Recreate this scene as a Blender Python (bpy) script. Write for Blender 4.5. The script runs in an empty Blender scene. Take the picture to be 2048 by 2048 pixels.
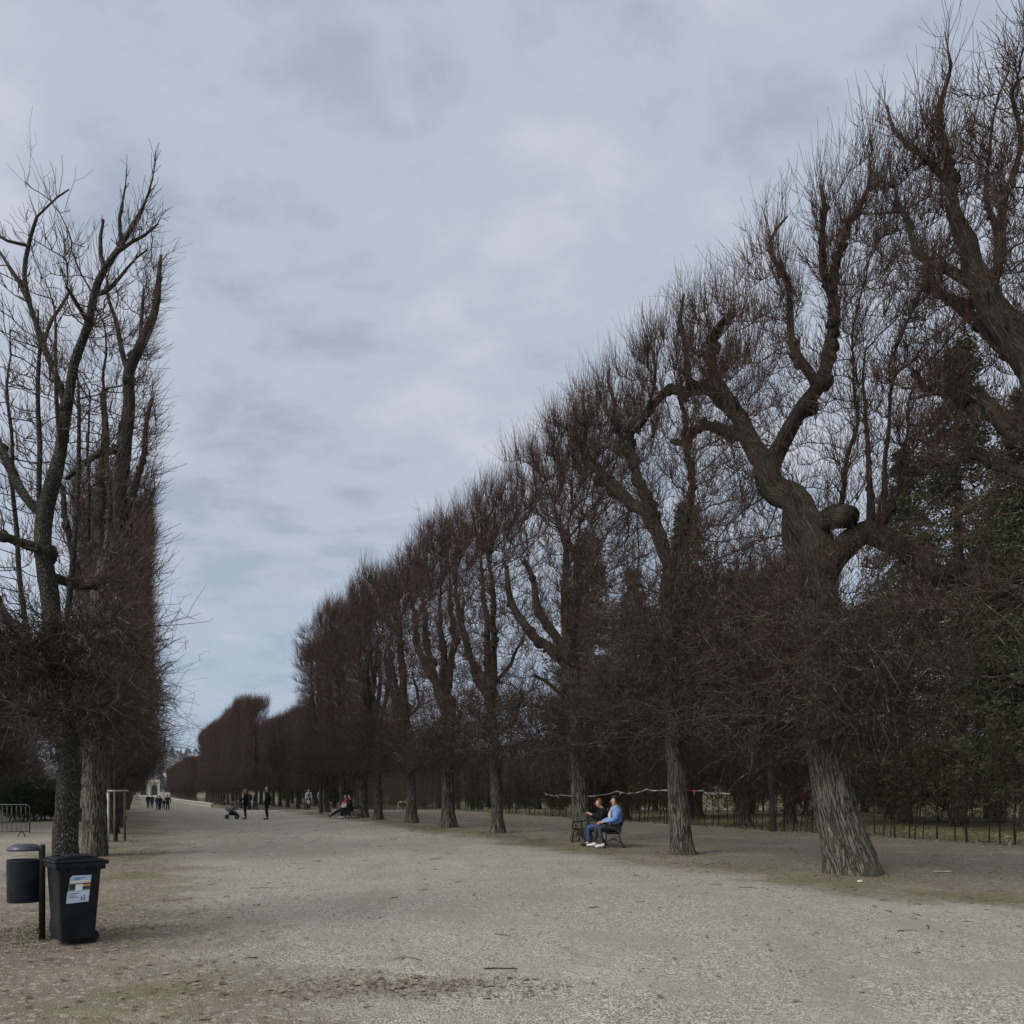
import bpy, bmesh, math, random
import numpy as np
from mathutils import Vector, Matrix
R = math.radians
random.seed(7)
sc = bpy.context.scene
COL = sc.collection

# ------------------------------------------------------------------ place frame
F, CX, HZ, EYE = 1500.0, 1024.0, 1580.0, 1.6          # lens and eye height of the viewpoint
U = np.array([-0.449, 0.8935, 0.0])                   # along the avenue
N = np.array([0.8935, 0.449, 0.0])                    # across it, to the right
ROW_ROT = math.atan2(U[1], U[0])

def gz(y):
    """height of the ground: level, then a gentle fall further down the avenue"""
    k = np.clip((np.asarray(y, float) - 58) / 24, 0, 1)
    return -0.7 * k * k * (3 - 2 * k)

def W(s, t, z=0.0):
    p = U * s + N * t
    return np.array([p[0], p[1], float(gz(p[1])) + z])

def P(px, py, y):
    return np.array([(px - CX) / F * y, y, EYE - (py - HZ) / F * y])

def PT(px, py, t):
    y = t / (N[0] * (px - CX) / F + N[1])
    return P(px, py, y)

# ------------------------------------------------------------------ object helpers
def tag(o, label=None, cat=None, group=None, kind=None):
    if label: o['label'] = label
    if cat: o['category'] = cat
    if group: o['group'] = group
    if kind: o['kind'] = kind
    return o

def link(o, parent=None):
    COL.objects.link(o)
    if parent is not None: o.parent = parent
    return o

def empty(name, loc, label, cat, group=None, rotz=0.0, scale=None):
    o = bpy.data.objects.new(name, None)
    o.empty_display_size = 0.2
    o.location = Vector(loc); o.rotation_euler = (0, 0, rotz)
    if scale is not None: o.scale = scale if hasattr(scale, '__len__') else (scale,) * 3
    link(o)
    return tag(o, label, cat, group)

def mobj(name, me, m, parent=None):
    o = bpy.data.objects.new(name, me)
    if m is not None and not me.materials: me.materials.append(m)
    return link(o, parent)

def add_limb(me, uvw):
    a = me.attributes.new('limb', 'FLOAT_VECTOR', 'POINT')
    a.data.foreach_set('vector', np.ascontiguousarray(uvw, dtype=np.float32).ravel())

def np_mesh(name, v, q, smooth=True, tint=None):
    """mesh out of vertex array (n,3) and face array (m,k), k = 3 or 4"""
    v = np.ascontiguousarray(v, dtype=np.float32); q = np.ascontiguousarray(q, dtype=np.int32)
    me = bpy.data.meshes.new(name)
    k = q.shape[1]
    me.vertices.add(len(v)); me.vertices.foreach_set('co', v.ravel())
    me.loops.add(q.size); me.loops.foreach_set('vertex_index', q.ravel())
    me.polygons.add(len(q))
    me.polygons.foreach_set('loop_start', np.arange(0, q.size, k, dtype=np.int32))
    if smooth: me.polygons.foreach_set('use_smooth', np.ones(len(q), dtype=bool))
    if tint is not None:
        a = me.attributes.new('tint', 'FLOAT', 'POINT')
        a.data.foreach_set('value', np.ascontiguousarray(tint, dtype=np.float32))
    me.update(calc_edges=True)
    return me

class MB:
    """collects boxes, tubes and lathes into one mesh"""
    def __init__(s): s.bm = bmesh.new()
    def box(s, c, size, rot=(0, 0, 0), taper=1.0, bev=0.0):
        r = bmesh.ops.create_cube(s.bm, size=1)
        vs = r['verts']
        for v in vs:
            k = taper if v.co.z < 0 else 1.0
            v.co = Vector((v.co.x * size[0] * k, v.co.y * size[1] * k, v.co.z * size[2]))
        if bev:
            es = list({e for v in vs for e in v.link_edges})
            b = bmesh.ops.bevel(s.bm, geom=es, offset=bev, segments=2, affect='EDGES', profile=.5)
            vs = list({v for f in b['faces'] for v in f.verts} | {v for v in vs if v.is_valid})
        from mathutils import Euler
        M = Matrix.Translation(Vector(c)) @ Euler(rot).to_matrix().to_4x4()
        for v in vs: v.co = M @ v.co
        return s
    def tube(s, pts, rad, sides=8, cap=True):
        pts = [Vector(p) for p in pts]
        if not hasattr(rad, '__len__'): rad = [rad] * len(pts)
        rings = []; ref = None
        for i, p in enumerate(pts):
            d = (pts[min(i + 1, len(pts) - 1)] - pts[max(i - 1, 0)]).normalized()
            if ref is None: ref = Vector((1, 0, 0)) if abs(d.x) < .8 else Vector((0, 1, 0))
            u = (ref - d * ref.dot(d)).normalized(); ref = u
            w = d.cross(u)
            rings.append([s.bm.verts.new(p + (u * math.cos(a) + w * math.sin(a)) * rad[i])
                          for a in [2 * math.pi * k / sides for k in range(sides)]])
        for a, b in zip(rings, rings[1:]):
            for k in range(sides):
                s.bm.faces.new((a[k], a[(k + 1) % sides], b[(k + 1) % sides], b[k]))
        if cap:
            s.bm.faces.new(rings[0][::-1]); s.bm.faces.new(rings[-1])
        return s
    def lathe(s, prof, c=(0, 0, 0), sides=24, sx=1.0, sy=1.0):
        rings = []
        for r, z in prof:
            rings.append([s.bm.verts.new((c[0] + math.cos(a) * r * sx, c[1] + math.sin(a) * r * sy, c[2] + z))
                          for a in [2 * math.pi * k / sides for k in range(sides)]])
        for a, b in zip(rings, rings[1:]):
            for k in range(sides):
                s.bm.faces.new((a[k], a[(k + 1) % sides], b[(k + 1) % sides], b[k]))
        s.bm.faces.new(rings[0][::-1]); s.bm.faces.new(rings[-1])
        return s
    def quad(s, a, b, c, d):
        s.bm.faces.new([s.bm.verts.new(p) for p in (a, b, c, d)]); return s
    def ball(s, c, r, sc_=(1, 1, 1), seg=12):
        q = bmesh.ops.create_uvsphere(s.bm, u_segments=seg, v_segments=max(6, seg * 2 // 3), radius=r)
        for v in q['verts']: v.co = Vector((v.co.x * sc_[0] + c[0], v.co.y * sc_[1] + c[1], v.co.z * sc_[2] + c[2]))
        return s
    def build(s, name, m, parent=None, smooth=False):
        bmesh.ops.recalc_face_normals(s.bm, faces=s.bm.faces)
        me = bpy.data.meshes.new(name); s.bm.to_mesh(me); s.bm.free()
        if smooth:
            for p in me.polygons: p.use_smooth = True
        return mobj(name, me, m, parent)

# ------------------------------------------------------------------ materials
def nodes(name):
    m = bpy.data.materials.new(name); m.use_nodes = True
    nt = m.node_tree; return m, nt, nt.nodes, nt.links, nt.nodes['Principled BSDF']

def mixc(nt, a, b, fac, mode='MIX'):
    n = nt.nodes.new('ShaderNodeMix'); n.data_type = 'RGBA'; n.blend_type = mode
    for sock, v in ((n.inputs[6], a), (n.inputs[7], b), (n.inputs[0], fac)):
        if hasattr(v, 'is_linked'): nt.links.new(v, sock)
        elif hasattr(v, '__len__'): sock.default_value = (*v[:3], 1)
        else: sock.default_value = v
    return n.outputs[2]

def noise(nt, vec, scale, detail=3, rough=.55, dist=0.0):
    n = nt.nodes.new('ShaderNodeTexNoise')
    n.inputs['Scale'].default_value = scale; n.inputs['Detail'].default_value = detail
    n.inputs['Roughness'].default_value = rough; n.inputs['Distortion'].default_value = dist
    if vec is not None: nt.links.new(vec, n.inputs['Vector'])
    return n.outputs['Fac']

def ramp(nt, fac, a, b, lo=0.0, hi=1.0):
    n = nt.nodes.new('ShaderNodeMapRange'); n.interpolation_type = 'SMOOTHSTEP'
    n.inputs[1].default_value = a; n.inputs[2].default_value = b
    n.inputs[3].default_value = lo; n.inputs[4].default_value = hi
    nt.links.new(fac, n.inputs[0]); return n.outputs[0]

def mth(nt, op, a, b=None, c=None):
    n = nt.nodes.new('ShaderNodeMath'); n.operation = op
    for i, v in enumerate((a, b, c)):
        if v is None: continue
        if hasattr(v, 'is_linked'): nt.links.new(v, n.inputs[i])
        else: n.inputs[i].default_value = v
    return n.outputs[0]

def mapping(nt, vec, scale=(1, 1, 1), rot=(0, 0, 0)):
    n = nt.nodes.new('ShaderNodeMapping'); n.inputs['Scale'].default_value = scale
    n.inputs['Rotation'].default_value = rot
    nt.links.new(vec, n.inputs['Vector']); return n.outputs[0]

def bump(nt, h, strength, dist, bsdf):
    n = nt.nodes.new('ShaderNodeBump'); n.inputs['Strength'].default_value = strength
    n.inputs['Distance'].default_value = dist
    nt.links.new(h, n.inputs['Height']); nt.links.new(n.outputs[0], bsdf.inputs['Normal'])

def simple(name, c, rough=.7, var=.35, scale=14.0, metal=0.0, bmp=.15, spec=.35):
    """plain surface with slight dirt and unevenness"""
    m, nt, nd, lk, b = nodes(name)
    tc = nd.new('ShaderNodeTexCoord').outputs['Object']
    f = noise(nt, tc, scale, 4)
    lo = tuple(x * (1 - var) for x in c); hi = tuple(min(1, x * (1 + var)) for x in c)
    lk.new(mixc(nt, lo, hi, ramp(nt, f, .3, .7)), b.inputs['Base Color'])
    b.inputs['Roughness'].default_value = rough; b.inputs['Metallic'].default_value = metal
    b.inputs['Specular IOR Level'].default_value = spec
    if bmp: bump(nt, noise(nt, tc, scale * 3, 3), bmp, .01, b)
    return m

def bark_mat(name, c1, c2, moss, sx=16.0, sz=2.6, depth=.03, moss_amt=.5, flaky=False, thick=(.15, .27)):
    m, nt, nd, lk, b = nodes(name)
    tc = nd.new('ShaderNodeTexCoord').outputs['Object']
    at_ = nd.new('ShaderNodeAttribute'); at_.attribute_name = 'limb'; lb_ = at_.outputs['Vector']      # unrolled along the limb
    mp = mapping(nt, lb_, (sx, sx, sz))
    warp = noise(nt, mp, .55, 3)
    v = nd.new('ShaderNodeVectorMath'); v.operation = 'ADD'
    lk.new(mp, v.inputs[0])
    cmb = nd.new('ShaderNodeCombineXYZ'); s_ = mth(nt, 'MULTIPLY', warp, 2.4)
    for i in range(2): lk.new(s_, cmb.inputs[i])
    lk.new(cmb.outputs[0], v.inputs[1])
    if flaky:
        vo = nd.new('ShaderNodeTexVoronoi'); vo.feature = 'DISTANCE_TO_EDGE'; vo.inputs['Scale'].default_value = 1.0
        lk.new(v.outputs[0], vo.inputs['Vector'])
        ridge = ramp(nt, vo.outputs['Distance'], 0.0, .3)
    else:       # long braided ridges with dark furrows
        n0 = noise(nt, mapping(nt, lb_, (sx * 1.15, sx * 1.15, sz * .75)), 1.0, 2, .5, .5)
        n1 = noise(nt, mapping(nt, lb_, (sx * 2.3, sx * 2.3, sz * 2.4)), 1.0, 2, .6, .3)
        r0 = ramp(nt, mth(nt, 'ABSOLUTE', mth(nt, 'SUBTRACT', n0, .5)), .0, .13)
        r1 = ramp(nt, mth(nt, 'ABSOLUTE', mth(nt, 'SUBTRACT', n1, .5)), .0, .12)
        ridge = mth(nt, 'ADD', mth(nt, 'MULTIPLY', r0, .65), mth(nt, 'MULTIPLY', r1, .35))
    fine = noise(nt, mapping(nt, lb_, (40, 40, 14)), 1.0, 4, .65)
    h = mth(nt, 'ADD', ridge, mth(nt, 'MULTIPLY', fine, .45))
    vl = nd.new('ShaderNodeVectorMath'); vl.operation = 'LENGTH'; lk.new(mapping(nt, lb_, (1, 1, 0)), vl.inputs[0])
    old = ramp(nt, vl.outputs['Value'], *thick)          # thick old bark weathered pale; thin limbs darkened, backlit shade painted into their colour
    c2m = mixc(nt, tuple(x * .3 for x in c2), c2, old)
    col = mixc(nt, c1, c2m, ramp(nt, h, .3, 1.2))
    big = noise(nt, tc, 1.1, 4, .6)
    col = mixc(nt, col, moss, mth(nt, 'MULTIPLY', ramp(nt, big, .45, .68), moss_amt))
    lk.new(col, b.inputs['Base Color'])
    b.inputs['Roughness'].default_value = .93; b.inputs['Specular IOR Level'].default_value = .15
    bump(nt, h, 1.0, depth, b)
    return m

def twig_mat(name, dull, red, pale):
    m, nt, nd, lk, b = nodes(name)
    a = nd.new('ShaderNodeAttribute'); a.attribute_name = 'tint'
    tc = nd.new('ShaderNodeTexCoord').outputs['Object']
    f = noise(nt, tc, .9, 3); g = noise(nt, tc, 9.0, 2)
    rnd = nd.new('ShaderNodeObjectInfo').outputs['Random']
    k = mth(nt, 'MULTIPLY', a.outputs['Fac'], mth(nt, 'ADD', ramp(nt, f, .35, .65, .45, 1.0), mth(nt, 'MULTIPLY', rnd, .25)))
    col = mixc(nt, dull, red, k)
    col = mixc(nt, col, pale, mth(nt, 'MULTIPLY', ramp(nt, g, .54, .7), ramp(nt, noise(nt, tc, 1.7, 2), .35, .6, .25, 1)))
    lk.new(col, b.inputs['Base Color'])
    b.inputs['Roughness'].default_value = .8; b.inputs['Specular IOR Level'].default_value = .25
    return m

def leaf_mat(name, c1, c2, c3):
    m, nt, nd, lk, b = nodes(name)
    a = nd.new('ShaderNodeAttribute'); a.attribute_name = 'tint'
    tc = nd.new('ShaderNodeTexCoord').outputs['Object']
    col = mixc(nt, c1, c2, a.outputs['Fac'])
    col = mixc(nt, col, c3, ramp(nt, noise(nt, tc, .8, 3), .5, .72, 0, .75))
    lk.new(col, b.inputs['Base Color'])
    b.inputs['Roughness'].default_value = .75; b.inputs['Specular IOR Level'].default_value = .25
    return m

M = {}
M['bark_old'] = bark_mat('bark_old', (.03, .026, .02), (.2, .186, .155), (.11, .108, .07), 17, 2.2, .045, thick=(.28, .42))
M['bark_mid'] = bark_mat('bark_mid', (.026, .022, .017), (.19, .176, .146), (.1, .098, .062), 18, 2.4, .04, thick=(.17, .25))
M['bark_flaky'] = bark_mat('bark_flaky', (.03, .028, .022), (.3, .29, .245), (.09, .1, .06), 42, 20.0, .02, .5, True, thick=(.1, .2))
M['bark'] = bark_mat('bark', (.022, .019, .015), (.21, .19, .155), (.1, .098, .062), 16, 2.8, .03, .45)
M['twig'] = twig_mat('twig', (.036, .03, .023), (.078, .036, .027), (.21, .17, .13))
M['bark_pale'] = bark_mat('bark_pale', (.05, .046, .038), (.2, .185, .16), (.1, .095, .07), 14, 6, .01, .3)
M['needles'] = leaf_mat('needles', (.028, .036, .017), (.06, .072, .03), (.075, .056, .03))
M['brown_leaves'] = leaf_mat('brown_leaves', (.05, .028, .018), (.11, .06, .036), (.03, .032, .018))
def worn_plastic(name, c, dust):
    m, nt, nd, lk, b = nodes(name)
    tc = nd.new('ShaderNodeTexCoord').outputs['Object']
    col = mixc(nt, c, tuple(x * 1.7 for x in c), ramp(nt, noise(nt, tc, 5, 4), .35, .7))
    scr = noise(nt, mapping(nt, tc, (60, 60, 9), (.3, .2, 0)), 1.0, 4, .7)
    col = mixc(nt, col, dust, ramp(nt, scr, .6, .8, 0, .35))
    col = mixc(nt, col, dust, mth(nt, 'MULTIPLY', ramp(nt, noise(nt, tc, 3.2, 5, .7), .52, .75, 0, .55), ramp(nt, noise(nt, tc, 40, 3, .7), .3, .7, .3, 1)))
    lk.new(col, b.inputs['Base Color'])
    lk.new(ramp(nt, noise(nt, tc, 7, 4), .3, .7, .4, .7), b.inputs['Roughness']); b.inputs['Specular IOR Level'].default_value = .22
    bump(nt, noise(nt, tc, 26, 4), .12, .01, b)
    return m
M['black_plastic'] = worn_plastic('black_plastic', (.006, .007, .009), (.045, .042, .037))
M['bin_grey'] = worn_plastic('bin_grey', (.011, .013, .019), (.045, .045, .042))
M['hood_grey'] = simple('hood_grey', (.03, .038, .05), .32, .25, 8, bmp=.05)
M['post_black'] = simple('post_black', (.012, .012, .013), .55, .3, 10)
M['iron'] = simple('iron', (.008, .011, .01), .45, .3, 30, metal=.2)
M['green_wood'] = simple('green_wood', (.012, .022, .018), .5, .4, 20)
M['steel'] = simple('steel', (.09, .095, .095), .45, .3, 20, metal=.7)
M['pale_wood'] = simple('pale_wood', (.38, .36, .31), .8, .25, 20)
M['brown_wood'] = simple('brown_wood', (.13, .1, .065), .85, .35, 20)
M['tape_white'] = simple('tape_white', (.3, .29, .27), .5, .25, 6)
M['white_paint'] = simple('white_paint', (.62, .62, .58), .6, .15, 4)
M['stone_pale'] = simple('stone_pale', (.42, .41, .36), .8, .2, 3)
M['yellow_wall'] = simple('yellow_wall', (.4, .36, .2), .85, .12, 1.2)
M['dark_void'] = simple('dark_void', (.02, .022, .026), .4, .3, 3)
M['copper_green'] = simple('copper_green', (.12, .17, .16), .7, .3, 1)
M['tile_roof'] = simple('tile_roof', (.085, .055, .048), .85, .3, 1)
M['glass_dark'] = simple('glass_dark', (.03, .035, .045), .15, .3, 3)
M['plaster'] = simple('plaster', (.5, .49, .46), .85, .1, .6)
M['plaster_warm'] = simple('plaster_warm', (.42, .37, .31), .85, .1, .6)
# ------------------------------------------------------------------ trees
def unit(v):
    return v / np.maximum(np.linalg.norm(v, axis=-1, keepdims=True), 1e-9)

def frames(d):
    ref = np.where(np.abs(d[..., 2:3]) < .85, np.array([0, 0, 1.0]), np.array([1.0, 0, 0]))
    u = unit(np.cross(d, ref)); return u, np.cross(d, u)

def strands(pts, rad, sides=3):
    """thin tubes: pts (n,k,3), rad (n,k) -> vertices, quads"""
    n, k, _ = pts.shape
    d = unit(np.gradient(pts, axis=1))
    dm = unit(pts[:, -1] - pts[:, 0]); u, _w = frames(dm)
    u = np.repeat(u[:, None], k, 1); u = unit(u - d * (u * d).sum(-1, keepdims=True)); w = np.cross(d, u)
    a = np.arange(sides) * 2 * np.pi / sides
    v = pts[:, :, None] + rad[:, :, None, None] * (u[:, :, None] * np.cos(a)[:, None] + w[:, :, None] * np.sin(a)[:, None])
    idx = np.arange(n * k * sides).reshape(n, k, sides)
    q = np.stack([idx[:, :-1], np.roll(idx[:, :-1], -1, 2), np.roll(idx[:, 1:], -1, 2), idx[:, 1:]], -1).reshape(-1, 4)
    return v.reshape(-1, 3), q

def edges_to_tubes(a, b, ra, rb, sides=4):
    return strands(np.stack([a, b], 1), np.stack([ra, rb], 1), sides)

def chain_tube(pts, rad, sides, rng, rough=0.0, flare=0.0):
    pts = np.array(pts); rad = np.array(rad)
    if len(pts) > 2:
        sm = pts.copy(); sm[1:-1] = pts[1:-1] * .5 + (pts[:-2] + pts[2:]) * .25; pts = sm
    d = unit(np.gradient(pts, axis=0)); k = len(pts)
    ref = np.array([1.0, 0, 0]) if abs(d[0, 0]) < .8 else np.array([0, 1.0, 0])
    us = []
    for i in range(k):
        ref = ref - d[i] * ref.dot(d[i]); ref = ref / max(np.linalg.norm(ref), 1e-6); us.append(ref)
    u = np.array(us); w = np.cross(d, u)
    a = np.arange(sides) * 2 * np.pi / sides
    rr = rad[:, None] * np.ones((1, sides))
    if rough:
        ph = rng.uniform(0, 6.28, 4)
        rr *= 1 + rough * (np.sin(a * 3 + ph[0])[None] * .6 + np.sin(a * 5 + ph[1])[None] * .4)
        rr *= 1 + rough * .7 * rng.normal(size=rr.shape)
    if flare:
        f = np.exp(-np.maximum(pts[:, 2], 0) / .28)[:, None]
        ph = rng.uniform(0, 6.28, 2)
        rr *= 1 + f * flare * (1 + .45 * np.sin(a * 4 + ph[0]) + .3 * np.sin(a * 7 + ph[1]))[None]
    Ln = np.concatenate([[0], np.cumsum(np.linalg.norm(np.diff(pts, axis=0), axis=1))]) + rng.uniform(0, 20)
    uvw = np.stack([rad[:, None] * np.cos(a), rad[:, None] * np.sin(a), np.repeat(Ln[:, None], sides, 1)], -1).reshape(-1, 3)
    uvw = np.concatenate([uvw, [[0, 0, Ln[-1]]]])
    v = pts[:, None] + rr[..., None] * (u[:, None] * np.cos(a)[:, None] + w[:, None] * np.sin(a)[:, None])
    idx = np.arange(k * sides).reshape(k, sides)
    q = np.stack([idx[:-1], np.roll(idx[:-1], -1, 1), np.roll(idx[1:], -1, 1), idx[1:]], -1).reshape(-1, 4)
    # close the tip
    v = np.concatenate([v.reshape(-1, 3), (pts[-1] + d[-1] * rad[-1] * .6)[None]])
    tip = len(v) - 1
    q2 = np.stack([idx[-1], np.roll(idx[-1], -1), np.full(sides, tip), np.full(sides, tip)], -1)
    return v, np.concatenate([q, q2[:, :]]), uvw

def resample(poly, step, rng, jit):
    poly = np.array(poly, float)
    seg = np.linalg.norm(np.diff(poly[:, :3], axis=0), axis=1); L = np.concatenate([[0], np.cumsum(seg)])
    n = max(2, int(L[-1] / step) + 1); x = np.linspace(0, L[-1], n)
    out = np.stack([np.interp(x, L, poly[:, i]) for i in range(4)], 1)
    # round off corners, then gnarl
    for _ in range(2):
        o = out.copy(); o[1:-1, :3] = out[1:-1, :3] * .5 + (out[:-2, :3] + out[2:, :3]) * .25; out = o
    w = rng.normal(size=(n, 3)); w = (w + np.roll(w, 1, 0) + np.roll(w, 2, 0)) / 1.7
    w *= np.linspace(0, 1, n)[:, None] * jit
    out[1:, :3] += w[1:]
    return out

def grow(limbs, attr, rng, step=.2, infl=1.3, kill=.36, iters=90, jit=.035, tip=.0075, expo=2.3, up=.25):
    pos, par, rmin = [], [], []
    for li, poly in enumerate(limbs):
        pl = resample(poly, step, rng, jit)
        if li == 0: prev = -1; st = 0
        else:
            d = np.linalg.norm(np.array(pos) - pl[0, :3], axis=1); prev = int(d.argmin()); st = 1 if d[prev] < step else 0
        for i in range(st, len(pl)):
            pos.append(pl[i, :3]); par.append(prev); rmin.append(pl[i, 3]); prev = len(pos) - 1
    pos = np.array(pos); par = list(par); rmin = list(rmin)
    nch = np.zeros(len(pos), int)
    for p in par:
        if p >= 0: nch[p] += 1
    A = attr.copy()
    best = np.full(len(A), 1e9); bi = np.zeros(len(A), int)
    def upd(new, off):
        nonlocal best, bi
        for c in range(0, len(new), 400):
            d = np.linalg.norm(A[:, None] - new[None, c:c + 400], axis=2); j = d.argmin(1); dm = d[np.arange(len(A)), j]
            k = dm < best; best[k] = dm[k]; bi[k] = j[k] + off + c
    upd(pos, 0)
    for it in range(iters):
        keep = best > kill
        A, best, bi = A[keep], best[keep], bi[keep]
        if len(A) == 0: break
        r = infl
        k = best < r
        if not k.any(): break
        own = bi[k]; dv = unit(A[k] - pos[own])
        acc = np.zeros((len(pos), 3)); np.add.at(acc, own, dv)
        ids = np.unique(own); ids = ids[nch[ids] < 4]
        if len(ids) == 0: break
        d = unit(acc[ids]) + rng.normal(size=(len(ids), 3)) * .22; d[:, 2] += up * .5
        new = pos[ids] + unit(d) * step * rng.uniform(.75, 1.15, (len(ids), 1))
        off = len(pos)
        pos = np.concatenate([pos, new]); par += ids.tolist(); rmin += [0.0] * len(ids)
        nch[ids] += 1; nch = np.concatenate([nch, np.zeros(len(ids), int)])
        upd(new, off)
    par = np.array(par); rmin = np.array(rmin)
    acc = np.zeros(len(pos)); rad = np.zeros(len(pos))
    for i in range(len(pos) - 1, -1, -1):
        rad[i] = max(tip, acc[i] ** (1 / expo)) if acc[i] > 0 else tip
        rad[i] = max(rad[i], rmin[i])
        if rmin[i] > 0: rad[i] = min(rad[i], max(rmin[i] * 1.04, .012))
        if par[i] >= 0: acc[par[i]] += rad[i] ** expo if rmin[i] == 0 else (rad[i] * .6) ** expo
    return pos, par, rad, rmin

def shoots(p0, d0, L, r0, r1, k, rng, curve, wig, tint0, tint1):
    n = len(p0); s = np.linspace(0, 1, k)[None, :, None]
    pts = p0[:, None] + d0[:, None] * (L[:, None, None] * s)
    pts[..., 2] += (L * curve)[:, None] * (s[..., 0] ** 2)
    w = np.cumsum(rng.normal(size=(n, k, 3)), 1) * (wig * L)[:, None, None]; w[:, 0] = 0
    pts = pts + w
    rad = r0[:, None] * (1 - s[..., 0]) + r1 * s[..., 0]
    tint = np.repeat((tint0 + (tint1 - tint0) * s[..., 0]), 3, 1) * np.ones((n, 1))
    return pts, rad, tint

def make_tree(limbs, attr, seed, face_dir, skirt=(2.5, 6.5), n_up=5000, n_skirt=4500, n_face=2500,
              bark='bark', up_len=(.35, 1.0), tree_name='tree', step=.2, tip=.0075, r_shoot=.0058, flare=.35,
              skirt_len=(.4, 1.15), jit=.035, face_top=99.0, n_fringe=0, infl=1.3, knobs=46):
    """limbs: polylines (x,y,z,r) from the foot; attr: points the twigs grow to; face_dir: outward normal of the clipped side"""
    rng = np.random.default_rng(seed)
    pos, par, rad, rmin = grow(limbs, attr, rng, step=step, tip=tip, jit=jit, infl=infl)
    n = len(pos)
    kids = [[] for _ in range(n)]
    for i in range(n):
        if par[i] >= 0: kids[par[i]].append(i)
    starts = [(0, -1)]; V, Q, LB, off = [], [], [], 0
    thin = np.zeros(n, bool)
    TH = .03
    while starts:
        i, p = starts.pop()
        if rad[i] < TH:
            stack = [i]
            while stack:
                j = stack.pop(); thin[j] = True; stack += kids[j]
            continue
        pts = [pos[p]] if p >= 0 else []; rr = [min(rad[p], rad[i] * 1.15)] if p >= 0 else []
        j = i
        while True:
            pts.append(pos[j]); rr.append(rad[j])
            ks = sorted(kids[j], key=lambda q: -(rad[q] + (1 if rmin[q] > 0 and rmin[j] > 0 and q == j + 1 else 0)))
            if not ks: break
            for q in ks[1:]: starts.append((q, j))
            if rad[ks[0]] < TH * .5:
                starts.append((ks[0], j)); break
            j = ks[0]
        if len(pts) < 2: continue
        big = max(rr)
        v, q, lb = chain_tube(pts, rr, 20 if big > .18 else (12 if big > .08 else 7), rng,
                          .05 if big > .1 else .03, flare if p < 0 else 0)
        LB.append(lb); V.append(v); Q.append(q + off); off += len(v)
    # swollen pruning knobs on the limbs
    cand = np.where((rad > .035) & (rad < .16) & (pos[:, 2] > 3.2))[0]
    if len(cand):
        for i in rng.choice(cand, min(len(cand), knobs), replace=False):
            r = rad[i] * rng.uniform(1.15, 1.55); d = unit(rng.normal(size=3)); c = pos[i] + d * rad[i] * .5
            v, q, lb = chain_tube([c - d * r * .7, c - d * r * .2, c + d * r * .4, c + d * r * .8], [r * .55, r, r * .9, r * .4], 7, rng, .12)
            LB.append(lb); V.append(v); Q.append(q + off); off += len(v)
    V = np.concatenate(V); Q = np.concatenate(Q)
    tri = Q[:, 2] == Q[:, 3]
    trunk = bpy.data.meshes.new(tree_name + '_trunk')
    # degenerate tip quads are written as triangles
    faces_n = np.where(tri, 3, 4); ls = np.concatenate([[0], np.cumsum(faces_n)[:-1]])
    vi = Q.ravel()[np.stack([np.ones(len(Q), bool), np.ones(len(Q), bool), np.ones(len(Q), bool), ~tri], 1).ravel()]
    trunk.vertices.add(len(V)); trunk.vertices.foreach_set('co', V.astype(np.float32).ravel())
    trunk.loops.add(len(vi)); trunk.loops.foreach_set('vertex_index', vi.astype(np.int32))
    trunk.polygons.add(len(Q)); trunk.polygons.foreach_set('loop_start', ls.astype(np.int32))
    trunk.polygons.foreach_set('use_smooth', np.ones(len(Q), bool)); trunk.update(calc_edges=True)
    add_limb(trunk, np.concatenate(LB))
    # ---- crown: thin branches and shoots
    CV, CQ, CT, co = [], [], [], 0
    def addc(v, q, t):
        nonlocal co
        CV.append(v); CQ.append(q + co); CT.append(t); co += len(v)
    e = np.where(thin & (par >= 0))[0]
    if len(e):
        v, q = edges_to_tubes(pos[par[e]], pos[e], np.minimum(rad[par[e]], rad[e] * 1.3), rad[e], 4)
        addc(v, q, np.full(len(v), .25))
    face = np.array(face_dir, float)
    def tips(idx, cnt, kind):
        i = rng.choice(idx, cnt); b = pos[par[i]]; fr = rng.uniform(0, 1, (cnt, 1))
        p0 = b * fr + pos[i] * (1 - fr); ed = unit(pos[i] - b)
        axis = p0.copy(); axis[:, :2] -= pos[0, :2]; axis[:, 2] = 0; out = unit(axis)
        rnd = unit(rng.normal(size=(cnt, 3)))
        return p0, ed, out, rnd
    nz = np.where(par >= 0)[0]
    hi = nz[(pos[nz, 2] > skirt[0] + 1.0) & (rad[nz] < .09)]
    if len(hi) and n_up:
        p0, ed, out, rnd = tips(hi, n_up, 0)
        d = unit(np.array([0, 0, 1.0]) * .85 + out * .22 + ed * .35 + rnd * .55)
        L = rng.uniform(*up_len, n_up) * rng.uniform(.5, 1, n_up)
        top = p0[:, 2] > np.percentile(pos[:, 2], 90); L[top] *= 1.15
        pts, r, t = shoots(p0, d, L, rng.uniform(.75, 1.15, n_up) * r_shoot, .0026, 4, rng, .12, .05, .25, .9)
        v, q = strands(pts, r); addc(v, q, t.ravel())
        # side shoots
        m = n_up; i = rng.choice(n_up, m); p1 = pts[i, 1 + rng.integers(0, 2)]
        d1 = unit(d[i] + unit(rng.normal(size=(m, 3))) * .8)
        pts, r, t = shoots(p1, d1, L[i] * rng.uniform(.25, .6, m), np.full(m, r_shoot * .7), .0024, 3, rng, .15, .06, .5, 1)
        v, q = strands(pts, r); addc(v, q, t.ravel())
    tp = nz[(pos[nz, 2] > np.percentile(pos[:, 2], 86)) & (rad[nz] < .05)]
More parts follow.
